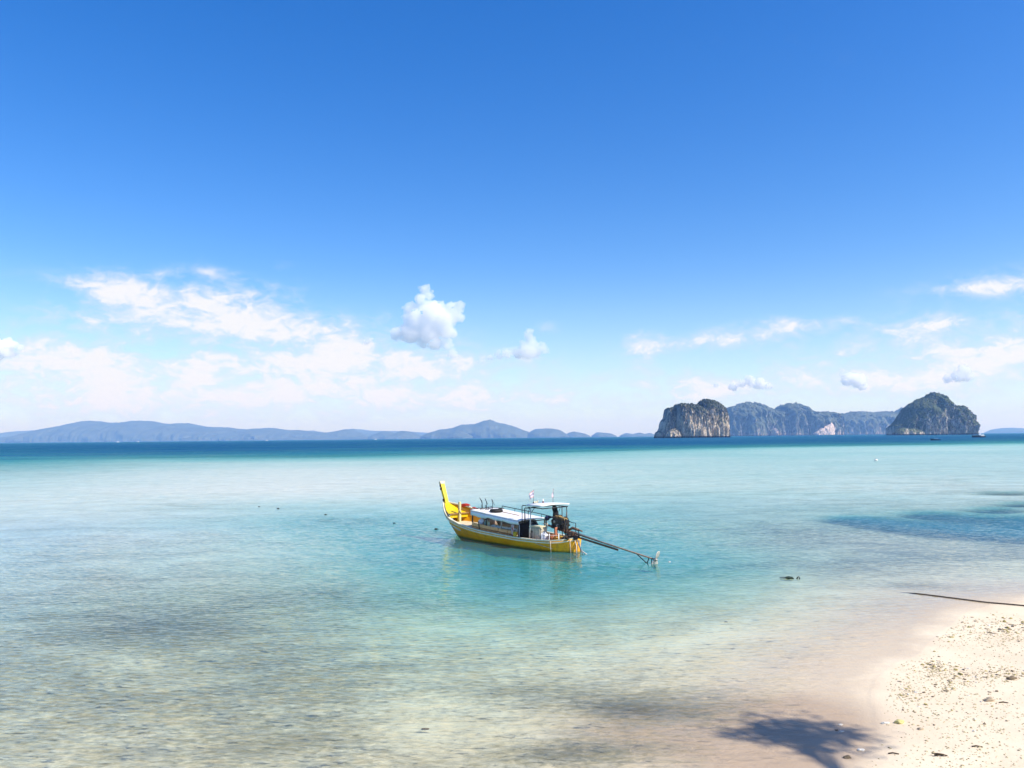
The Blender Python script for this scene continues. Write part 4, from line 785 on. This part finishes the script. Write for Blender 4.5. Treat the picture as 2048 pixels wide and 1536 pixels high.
def hull_paint():
    m, q, out = new_mat('yellow_hull_paint'); b = q.n('ShaderNodeBsdfPrincipled'); oc = q.n('ShaderNodeTexCoord').outputs['Object']; x, y, z = q.sep(oc)
    n = q.noise(oc, 1.6, 6, .6); st = q.noise(q.mul(oc, (5, 5, .7)), 1.0, 5, .65); fi = q.noise(oc, 9.0, 6, .7)
    c = q.mix(q.ss(n, .35, .65), (.80, .315, .002), (.90, .41, .004))
    c = q.mix(q.m('MULTIPLY', q.ss(st, .54, .70), .45), c, (.24, .13, .02))
    zz = q.m('MULTIPLY_ADD', q.m('SUBTRACT', fi, .5), .22, z)
    c = q.mix(q.m('MULTIPLY', q.ss(zz, .12, .02), .75), c, (.10, .13, .02))          # weed line just above the water
    c = q.mix(q.ss(zz, -.02, -.08), c, (.05, .09, .03))
    # planks: thin dark seams along the hull
    c = q.mix(q.m('MULTIPLY', q.ss(q.m('PINGPONG', q.m('MULTIPLY_ADD', x, -.03, z), .085), .0085, .003), .5), c, (.18, .10, .02))
    q.put(b.inputs['Base Color'], c); b.inputs['Roughness'].default_value = .42; q.put(out.inputs[0], b.outputs[0]); return m
def flag_material():
    m, q, out = new_mat('faded_striped_flag'); b = q.n('ShaderNodeBsdfPrincipled'); uv = q.n('ShaderNodeUVMap').outputs[0]; u, v, w = q.sep(uv)
    d = q.m('ABSOLUTE', q.m('SUBTRACT', v, .5)); c = q.mix(q.ss(d, .16, .18), (.52, .40, .48), (.84, .78, .77)); c = q.mix(q.ss(d, .32, .34), c, (.76, .38, .38))
    q.put(b.inputs['Base Color'], c); b.inputs['Roughness'].default_value = .8; q.put(out.inputs[0], b.outputs[0]); return m
def towel_material():
    m, q, out = new_mat('faded_red_towel'); b = q.n('ShaderNodeBsdfPrincipled'); oc = q.n('ShaderNodeTexCoord').outputs['Object']
    n = q.noise(q.mul(oc, (9, 1, 4)), 1.0, 3, .6); q.put(b.inputs['Base Color'], q.mix(q.ss(n, .42, .55), (.36, .07, .06), (.62, .46, .42))); b.inputs['Roughness'].default_value = .9
    q.put(out.inputs[0], b.outputs[0]); return m
boat()
# ------------------------------------------------------------------ towering clouds: real vapour, far beyond the haze
def cloud_air(d):
    m, q, out = new_mat('cumulus_vapour'); v = q.n('ShaderNodeVolumePrincipled'); v.inputs['Color'].default_value = (1, 1, 1, 1)
    v.inputs['Density'].default_value = d; v.inputs['Anisotropy'].default_value = -.35; q.put(out.inputs['Volume'], v.outputs[0]); return m
def cloud_tex(n, sc, dp):
    t = bpy.data.textures.new(n, 'CLOUDS'); t.noise_scale = sc; t.noise_depth = dp; return t
def clouds():
    M = cloud_air(.0024); MS = cloud_air(.0045); T = cloud_tex('cloud_billow', 150, 6); T2 = cloud_tex('cloud_heave', 640, 3); D = 40000.0; k = D/F
    def cloud(lab, puffs, group, dist=D, disp=230, vox=26):
        import bmesh
        r6 = random.Random(len(puffs)*7+int(puffs[0][0])); kk = dist/F; bm = bmesh.new(); cx = sum(p[0] for p in puffs)/len(puffs)
        base = at_dist(cx, max(p[1] for p in puffs), dist)
        more = []
        for (px, py, r) in puffs:
            more.append((px, py, r*.86))
            for _ in range(int(10+r*.8)):
                a = r6.uniform(-.5, 3.64); more.append((px+math.cos(a)*r*.80, py-math.sin(a)*r*.76, r*r6.uniform(.12, .40)))
        for (px, py, r) in more:
            P = at_dist(px, py, dist)-base
            mt = Matrix.Translation(P+Vector((0, r6.uniform(-.9, .3)*r*kk, 0))) @ Matrix.Diagonal((r*kk, r*kk*1.1, r*kk*.96, 1))
            bmesh.ops.create_icosphere(bm, subdivisions=2, radius=1, matrix=mt)
        me = bpy.data.meshes.new('cloud'); bm.to_mesh(me); bm.free(); me.materials.append(M if len(puffs) > 12 else MS)
        o = bpy.data.objects.new('cloud', me); COL.objects.link(o); o.location = base; tag(o, lab, 'cloud', group)
        rm = o.modifiers.new('merge', 'REMESH'); rm.mode = 'VOXEL'; rm.voxel_size = vox*dist/D
        dm = o.modifiers.new('heave', 'DISPLACE'); dm.texture = T2; dm.strength = 420*dist/D; dm.mid_level = .5; dm.texture_coords = 'GLOBAL'; dm.direction = 'RGB_TO_XYZ' if False else 'NORMAL'
        dm = o.modifiers.new('billow', 'DISPLACE'); dm.texture = T; dm.strength = disp*dist/D; dm.mid_level = .5; dm.texture_coords = 'GLOBAL'
        return o
    G = 'white cumulus clouds over the far coast'
    cloud('tall white cumulus tower, biggest and brightest cloud near the middle of the sky', [(850, 580, 12), (858, 590, 13), (846, 600, 13), (852, 616, 18), (868, 628, 26), (905, 618, 15), (918, 612, 9), (908, 632, 19), (885, 640, 26), (820, 622, 16), (815, 634, 14), (835, 645, 24), (800, 668, 16), (792, 676, 11), (825, 668, 26), (860, 665, 30), (890, 660, 24), (870, 685, 20), (895, 690, 14), (845, 686, 14), (905, 705, 10)], G)
    cloud('small pointed white cumulus right of the tall cloud tower', [(1058, 664, 7), (1060, 676, 10), (1063, 690, 13), (1050, 700, 14), (1075, 704, 15), (1090, 703, 10), (1035, 706, 15), (1060, 706, 18), (1015, 711, 12), (1082, 700, 14), (1048, 692, 12), (998, 713, 10), (980, 716, 9), (966, 722, 7)], G)
    cloud('bright white cloud bank cut off by the left edge of the photo', [(-30, 690, 30), (0, 692, 18), (12, 690, 14), (28, 693, 9), (42, 697, 7), (15, 705, 14), (-10, 712, 18)], G)
    cloud('tiny bright white cloud at the right end of the broad left cloud sheet', [(740, 679, 6), (733, 685, 6), (726, 689, 4)], G)
    cloud('small bumpy white cloud low above the limestone stack', [(1432, 772, 8), (1466, 775, 9), (1482, 768, 10), (1500, 764, 12), (1520, 768, 11), (1535, 772, 8)], G, 46000, 300)
    cloud('small rounded white cloud low between the two rock islands', [(1692, 752, 12), (1710, 760, 16), (1725, 770, 9), (1690, 765, 10)], G, 46000, 300)
    cloud('small white cloud low above the green karst island', [(1928, 742, 12), (1915, 752, 13), (1895, 758, 9), (1935, 756, 10)], G, 46000, 300)
clouds()

# ------------------------------------------------------------------ far boats
def far_boats():
    WHB = paint('white_boat_paint', (.80, .80, .80), .4, .05); DKB = paint('dark_boat_hull', (.02, .03, .05), .5, .2); TL = paint('teal_boat_band', (.10, .30, .34), .5)
    def hull_mb(L, B, Hb, Hs, sheer):
        mb = MB(); rows = []
        for i in range(13):
            t = i/12; x = -L/2+L*t; w = B/2*(1-max(0, (t-.55)/.45)**2.2)*(.85+.15*min(1, t*4)); z = Hs+(Hb-Hs)*t**2*sheer
            rows.append([(x, -w, z), (x-.0, -w*.85, .3), (x, 0, -.5), (x, w*.85, .3), (x, w, z)])
        mb.grid(rows, False); mb.f += [(0, 1, 2, 3, 4)]; mb.sm += [False]
        n = len(mb.v); mb.add([(r[0][0], r[0][1], r[0][2]-.15) for r in rows]+[(r[4][0], r[4][1], r[4][2]-.15) for r in rows], [(i, i+1, 14+i, 13+i) for i in range(12)]); return mb
    P = ground_pt(1957, 874.6)
    o = empty('motor_boat', (P.x, P.y, 0), rad(178)); tag(o, 'dark hulled motor boat with white deckhouse at its right end, below the green island', 'boat')
    hull_mb(17, 4.2, 2.6, 1.6, 1).build('hull', DKB, o)
    mb = MB(); mb.box((-4.6, 0, 2.7), (4.8, 3.0, 2.2), None, .9); mb.build('deckhouse', WHB, o)
    mb = MB(); mb.box((-4.6, 0, 3.0), (4.5, 3.05, .5)); mb.build('window_band', TL, o)
    mb = MB(); mb.box((-1.6, 0, 3.9), (2.4, 2.4, .9), None, .7); mb.box((-2.8, 0, 4.3), (.6, .6, 1.2)); mb.build('wheelhouse', WHB, o)
    mb = MB(); mb.box((3.2, 0, 3.0), (9.2, 3.4, .16)); mb.build('awning', paint('grey_blue_awning', (.30, .36, .44), .7), o)
    for x in (7.2, 4.6, 2.0, -.4):
        for y in (-1.5, 1.5):
            mb = MB(); mb.tube([(x, y, 1.7), (x, y, 3.0)], .07, 5); mb.build('awning_post', WHB, o)
    mb = MB(); mb.box((1.6, 0, 2.1), (3.2, 2.0, 1.0)); mb.build('engine_hatch', DKB, o)
    P = ground_pt(1871, 880.4)
    o = empty('small_longtail', (P.x, P.y, 0), rad(172)); tag(o, 'small dark longtail boat with a pale canopy, alone on the deep water', 'boat')
    hull_mb(7.8, 1.5, 1.3, .6, 1.2).build('hull', DKB, o); mb = MB(); mb.box((-.6, 0, 1.5), (2.6, 1.3, .10)); mb.build('canopy', paint('pale_blue_canopy', (.55, .62, .72), .6), o)
    for x in (-1.7, .5):
        mb = MB(); mb.tube([(x, 0, .5), (x, 0, 1.5)], .05, 5); mb.build('canopy_post', WHB, o)
    mb = MB(); mb.tube([(3.6, 0, 1.1), (4.1, 0, 1.9)], .08, 5); mb.build('prow_post', DKB, o)
    G = 'tiny white boats along the left horizon'
    for px, L, lab in ((235, 24, 'white boat on the left horizon, largest of the tiny ones'), (276, 13, 'tiny white boat on the horizon just right of the largest one'), (533, 18, 'tiny white boat on the horizon below the right end of the long hill range'), (751, 17, 'tiny white boat on the horizon left of the central mountain')):
        Q = at_dist(px, hor(px), 5200); o = empty('ferry_boat', (Q.x, Q.y, 0), rad(175)); tag(o, lab, 'boat', G)
        hull_mb(L, 5, 3.2, 2.6, 1).build('hull', WHB, o); mb = MB(); mb.box((-L*.1, 0, 4.2), (L*.5, 3.6, 3.0), None, .85); mb.build('cabin', WHB, o)
far_boats()

# ------------------------------------------------------------------ floats, weed, mooring rope
def flotsam():
    DK = paint('dark_wet_wood', (.035, .04, .034), .6, .4, 9); WHF = paint('white_float_plastic', (.78, .76, .70), .5, .1)
    G = 'small dark net floats left of the boat'
    for px, py, r, lab in ((872, 1059, .07, 'dark net float just left of the longtail bow'), (788, 1047, .045, 'tiny dark float between the bow float and the round one'), (651, 1030, .06, 'round dark float midway along the blue streak'), (556, 1018, .065, 'flat dark float on the left part of the blue streak'), (518, 1014, .045, 'tiny dark float, farthest left of the floats')):
        p = ground_pt(px, py); o = empty('net_float', (p.x, p.y, 0)); tag(o, lab, 'float', G)
        mb = MB(); mb.blob((0, 0, .03), (r*1.6, r, r*.8), int(px), .15, 2); mb.build('float_body', DK, o)
        mb = MB(); mb.tube([(r*1.2, 0, .01), (r*2.2, .06, .008), (r*3.0, .03, -.02)], .008, 5); mb.build('float_line', DK, o)
    p = ground_pt(1752, 921.5); o = empty('mooring_buoy', (p.x, p.y, 0)); tag(o, 'small white buoy far out on the pale turquoise water at right', 'buoy')
    mb = MB(); mb.lathe([(.05, -.1), (.30, 0), (.34, .15), (.24, .30), (.06, .36)], (0, 0, 0), 14); mb.build('buoy_body', WHF, o); mb = MB(); mb.torus((0, 0, .40), .07, .02, 12, 6, Matrix.Rotation(math.pi/2, 3, 'X')); mb.build('buoy_ring', DK, o)
    p = ground_pt(1339, 1124); o = empty('drift_foam', (p.x, p.y, 0)); tag(o, 'small pale scrap floating just right of the propeller', 'flotsam'); mb = MB(); mb.blob((0, 0, .01), (.07, .05, .03), 5, .3, 1); mb.build('scrap', paint('grey_scrap', (.5, .49, .46), .6), o); o.name = 'floating_scrap'
    p = ground_pt(1578, 1157); o = empty('drift_branch', (p.x, p.y, -.01), rad(-6)); o.scale = (.8, .8, .62); tag(o, 'dark weed covered branch floating in the shallows right of the propeller', 'branch')
    mb = MB(); mb.tube([(-.42, .1, .06), (-.2, .04, .08), (.08, 0, .05), (.22, 0, .0)], [.02, .03, .05, .03], 6); mb.tube([(-.45, -.08, .0), (-.1, -.04, .03), (.1, 0, .02)], .02, 5); mb.build('branch_stem', DK, o)
    mb = MB(); mb.blob((-.02, 0, .06), (.16, .09, .09), 3, .4, 2); mb.blob((.12, 0, .05), (.10, .07, .07), 7, .4, 2); mb.build('weed_clump', paint('dark_green_weed', (.025, .045, .03), .8, .4, 12), o)
    mb = MB(); mb.tube([(.36, 0, -.02), (.40, 0, .10), (.46, 0, .13), (.49, 0, .06), (.49, 0, -.03)], [.03, .035, .03, .025, .03], 6); mb.build('branch_loop', DK, o)
    pts = []
    for px, py in ((2200, 1226), (2120, 1220), (2048, 1213), (1985, 1207.5), (1930, 1201), (1880, 1194.5), (1835, 1189), (1790, 1182), (1740, 1175), (1690, 1168), (1640, 1161)):
        p = beach_pt(px, py) if px > 1800 else ground_pt(px, py); h = height_at(p.x, p.y); pts.append((p.x, p.y, max(h+.03, .005) if px > 1825 else -.02-.0012*(1825-px)))
    mb = MB(); pts = [(a+.05*mn.noise(Vector((a*2, 0, 0))), b+.05*mn.noise(Vector((a*2, 5, 0))), c) for a, b, c in [tuple(Vector(pts[i]).lerp(Vector(pts[i+1]), t/6)) for i in range(len(pts)-1) for t in range(6)]]; mb.tube(pts, .023, 6); o = mb.build('mooring_rope', paint('dark_wet_rope', (.10, .075, .05), .9, .4, 14, bump=.01)); tag(o, 'long dark mooring rope running from the dry sand into the shallows', 'rope')
flotsam()

# ------------------------------------------------------------------ coral stones and shells on the beach
def beach_stones():
    mats = {'ochre': paint('ochre_coral', (.42, .34, .12), .9, .4, 14), 'tan': paint('tan_coral', (.42, .33, .22), .9, .4, 14), 'brown': paint('brown_stone', (.20, .15, .09), .9, .45, 14), 'pale': paint('pale_shell', (.72, .66, .54), .8, .2, 14)}
    meshes = {}
    for k in mats:
        for i in range(5):
            mb = MB(); mb.blob((0, 0, .25), (1.0, .72, .55), i*13+len(k), .55, 2 if i < 3 else 1, Matrix.Rotation(i, 3, 'Z')); meshes[(k, i)] = mb.mesh('coral_stone', mats[k])
    G = 'coral stones scattered on the dry sand'; r7 = random.Random(21)
    spots = ['beside the rope end', 'below the middle of the rope', 'at the left point of the dry sand', 'in the yellowish cluster by the water', 'right of the yellowish cluster', 'on the tide line at the right edge', 'at the wet edge left of the yellowish cluster', 'just below the yellowish cluster', 'around the knobbly coral piece', 'between the wet edge and the yellowish stone', 'among the scattered twigs', 'in the bare middle stretch', 'on the damp rim of the sand', 'near the bottom edge of the photo']
    bands = [(2010, 1262, 60, 26, 70), (1930, 1258, 60, 28, 40), (1862, 1262, 26, 16, 26), (1872, 1332, 26, 14, 34), (1905, 1345, 70, 26, 26), (2000, 1346, 55, 10, 34), (1812, 1380, 30, 22, 22), (1905, 1362, 25, 14, 16), (1960, 1400, 90, 60, 36), (1850, 1400, 60, 30, 16), (1950, 1470, 110, 60, 26), (1990, 1310, 60, 30, 14), (1820, 1330, 30, 30, 14), (1900, 1510, 120, 28, 12)]
    n = 0
    for bi, (cx, cy, rx, ry, cnt) in enumerate(bands):
        for _ in range(cnt):
            if n >= 286: break
            px, py = r7.gauss(cx, rx*.6), r7.gauss(cy, ry*.6)
            if px > 2070 or py > 1540: continue
            p = beach_pt(px, py); X = np.array([p.x]); Y = np.array([p.y])
            if shore_dist(X, Y)[0] < .05: continue
            d = math.hypot(p.x, p.y); k = r7.choices(['ochre', 'tan', 'brown', 'pale'], [5, 5, 1.6, 1.6] if py < 1380 else [2, 4, 2.5, 1.8])[0]
            sz = r7.choice([1.4, 1.7, 2.0, 2.4, 3.2])*r7.uniform(.8, 1.3); s = sz*d/F
            o = bpy.data.objects.new('coral_stone', meshes[(k, r7.randrange(5))]); COL.objects.link(o)
            o.location = (p.x, p.y, height_at(p.x, p.y)-.1*s); o.scale = (s*r7.uniform(.8, 1.5), s*r7.uniform(.8, 1.1), s*r7.uniform(.6, 1.1)); o.rotation_euler = (0, 0, r7.uniform(0, 6.28))
            tag(o, '%s %s coral stone %s' % ('tiny' if sz < 1.8 else 'small' if sz < 2.6 else 'larger', k, spots[bi]), 'stone', G); n += 1
    def one(px, py, size, k, name, lab, cat, sq=(1, .8, .7), shape=0):
        p = beach_pt(px, py); d = math.hypot(p.x, p.y); s = size*.5*d/F; mb = MB(); mb.blob((0, 0, .3), (1, .8, .7), shape, .35, 3); o = mb.build(name, mats[k] if k in mats else k)
        o.location = (p.x, p.y, height_at(p.x, p.y)-.05*s); o.scale = (s*sq[0], s*sq[1], s*sq[2]); tag(o, lab, cat)
    one(1799, 1446, 15, paint('yellow_stone', (.58, .50, .20), .9, .2), 'stone', 'round yellowish stone lying alone on the lower sand', 'stone', (1, 1, .9), 4)
    one(2023, 1358, 17, 'brown', 'stone', 'largest brown stone at the right edge of the middle tide line', 'stone', (1, .8, .6), 9)
    one(1771, 1447, 14, 'pale', 'stone', 'pale lump beside the round yellowish stone', 'stone', (1, .8, .5), 12)
    one(1979, 1402, 17, 'tan', 'coral_piece', 'knobbly pale coral piece on the lower right sand', 'coral', (1, .7, .7), 15)
    one(1841, 1459, 10, 'tan', 'stone', 'tan stone right of the round yellowish stone', 'stone', (1, .8, .7), 2)
    one(1694, 1516, 13, 'brown', 'stone', 'dark brown stone at the lower edge of the shaded sand', 'stone', (1, .8, .7), 22)
    one(1722, 1501, 13, 'pale', 'shell', 'white shell just below the shaded patch', 'shell', (1, .8, .6), 25)
    one(1681, 1450, 8, 'pale', 'shell', 'small white shell in the shaded patch, upper one', 'shell', (1, .8, .6), 28)
    one(1683, 1464, 9, 'pale', 'shell', 'white shell in the shaded patch, lower one beside a dark stone', 'shell', (1.2, .7, .6), 31)
    one(1673, 1461, 6, 'brown', 'stone', 'tiny dark stone touching the lower white shell', 'stone', (1, 1, .8), 33)
    one(1920, 1548, 26, 'tan', 'stone', 'flat tan stone at the bottom edge of the photo', 'stone', (1, .6, .4), 35)
    one(1452, 1244, 6, 'brown', 'stone', 'small dark stone under the clear shallows', 'stone', (1, .7, .5), 41)
    one(850, 1459, 12, 'brown', 'stone', 'dark stone on the seabed at the bottom centre', 'stone', (1.2, .7, .5), 43)
    p = beach_pt(1880, 1512); o = empty('twig_bundle', (p.x, p.y, height_at(p.x, p.y))); tag(o, 'little heap of dark broken twigs on the lower sand', 'twigs')
    TW = paint('dark_twig', (.08, .055, .03), .9, .4)
    for i in range(5):
        mb = MB(); a = r7.uniform(-.5, .3); L = r7.uniform(.06, .11); c = Vector((r7.uniform(-.04, .05), r7.uniform(-.03, .03), .012+.006*i)); dv = Vector((math.cos(a), math.sin(a), 0))*L; mb.tube([c-dv, c+Vector((0, 0, .01)), c+dv], .008, 5); mb.build('twig', TW, o)
    for px, py, lab in ((1786, 1508, 'dark twig on the lower sand below the round yellowish stone'), (1953, 1494, 'dark twig near the bottom right corner'), (2006, 1406, 'short dark twig right of the knobbly coral piece')):
        p = beach_pt(px, py); mb = MB(); mb.tube([(-.08, .0, .012), (0, .01, .02), (.09, -.03, .012)], .011, 5); o = mb.build('twig', TW); o.location = (p.x, p.y, height_at(p.x, p.y)); tag(o, lab, 'twig')
    for cx, cy, rx, ry, c_ in bands:
        for _ in range(c_*7):
            p = ground_pt(r7.gauss(cx, rx*.7), r7.gauss(cy, ry*.7), .12); FRAG.append((p.x, p.y, 1.5))
    cnt = 0
    while cnt < 1500:
        px, py = r7.uniform(1640, 2300), 1215+330*r7.random()**.8; p = ground_pt(px, py, .12)
        if mn.noise(Vector((p.x*.55, p.y*.55, 2)))+.35*r7.random() < .02: cnt += .05; continue
        cnt += 1; FRAG.append((p.x, p.y, 1.0))
FRAG = []
beach_stones()
def fragments():
    A = np.array(FRAG); D, w, s = sea_fields(A[:, 0], A[:, 1]); Z = terrain_z(A[:, 0], A[:, 1], D, s); mb = MB(); r8 = random.Random(4)
    for (x, y, big), z, sv in zip(A, Z, s):
        if sv < .15: continue
        a = r8.uniform(0, 6.28); L = r8.uniform(.007, .022)*big*r8.uniform(.7, 1.4); W_ = L*r8.uniform(.4, .9); h = L*.5; c, sn = math.cos(a), math.sin(a)
        q = [(L*c, L*sn, 0), (-W_*sn, W_*c, h*.2), (-L*c, -L*sn, 0), (W_*sn, -W_*c, 0), (.2*L*c, .2*L*sn, h)]
        mb.add([(x+u, y+v, z+k) for u, v, k in q], [(0, 1, 4), (1, 2, 4), (2, 3, 4), (3, 0, 4)])
    m, q, out = new_mat('coral_crumbs_mix'); b = q.n('ShaderNodeBsdfPrincipled'); n = q.noise(q.n('ShaderNodeNewGeometry').outputs['Position'], 23.0, 2, .5)
    q.put(b.inputs['Base Color'], q.mix(q.ss(n, .40, .60), (.28, .22, .11), (.58, .48, .28))); b.inputs['Roughness'].default_value = .95; q.put(out.inputs[0], b.outputs[0])
    tag(mb.build('coral_rubble', m), 'fine coral crumbs and shell bits strewn over the dry sand', None, None, 'stuff')
fragments()

# ------------------------------------------------------------------ shore tree beside the viewer: throws the shade on the wet sand
def shore_tree():
    base = Vector((16.8, 1.7, 0)); base.z = height_at(base.x, base.y); root = empty('shore_tree', base); tag(root, 'leafy shore tree leaning over the sand just outside the right edge', 'tree')
    BARK = paint('grey_bark', (.20, .16, .12), .9, .35, 6, stretch=(1, 1, .3), bump=.03); LEAF = paint('shore_tree_leaf', (.06, .11, .03), .6, .4, 3)
    top = Vector((17.15, 8.75, 14.0))-base; mb = MB()
    mb.tube([(0, 0, -.4), (.1, -.1, 4), (-.05, .1, 8.5), (.0, .8, 11.6), (.3, 3.6, 13.2), top*.98], [.30, .26, .22, .16, .10, .05], 10)
    r9 = random.Random(12); tips = []
    for i in range(16):
        a = r9.uniform(0, 6.28); s0 = Vector((.3, 3.6, 13.2)).lerp(top, r9.uniform(.5, .95)); e = top+Vector((math.cos(a)*r9.uniform(.2, .80), math.sin(a)*r9.uniform(.2, .85), r9.uniform(-.7, .6)))
        mb.tube([s0, s0.lerp(e, .5)+Vector((0, 0, .2)), e], [.04, .025, .012], 6); tips.append((e, .55))
    for t in np.linspace(.3, 1, 5):
        tips.append((top+Vector((-1.5*t, .25*t, -.2*t)), .42-.16*t))
    mb.tube([top*.97, top+Vector((-.7, .1, .1)), top+Vector((-1.4, .2, -.2))], [.04, .025, .010], 6)
    mb.build('trunk', BARK, root)
    mb = MB()
    for e, rr_ in tips:
        for _ in range(int(120*rr_)):
            d = Vector((r9.gauss(0, 1), r9.gauss(0, 1), r9.gauss(0, .8))); c = e+d*rr_*.55; a = Vector((r9.gauss(0, 1), r9.gauss(0, 1), r9.gauss(0, .5))).normalized(); b_ = a.cross(Vector((r9.gauss(0, 1), r9.gauss(0, 1), r9.gauss(0, 1)))).normalized(); L = r9.uniform(.07, .13)
            mb.add([c-a*L, c+b_*L*.45, c+a*L, c-b_*L*.45], [(0, 1, 2, 3)])
    mb.build('crown', LEAF, root)
shore_tree()
# ------------------------------------------------------------------ haze
def haze():
    mb = MB(); mb.box((0, 0, 298), (62000, 62000, 604)); m, q, out = new_mat('sea_air')
    v = q.n('ShaderNodeVolumePrincipled'); v.inputs['Color'].default_value = (.31, .56, 1.0, 1); v.inputs['Density'].default_value = 5.6e-5; v.inputs['Anisotropy'].default_value = 0.1
    v.inputs['Absorption Color'].default_value = (1, 1, 1, 1)
    q.put(out.inputs['Volume'], v.outputs[0]); o = mb.build('haze', m); tag(o, 'thin blue sea haze over the whole bay', None, None, 'stuff'); o.display_type = 'WIRE'
haze()
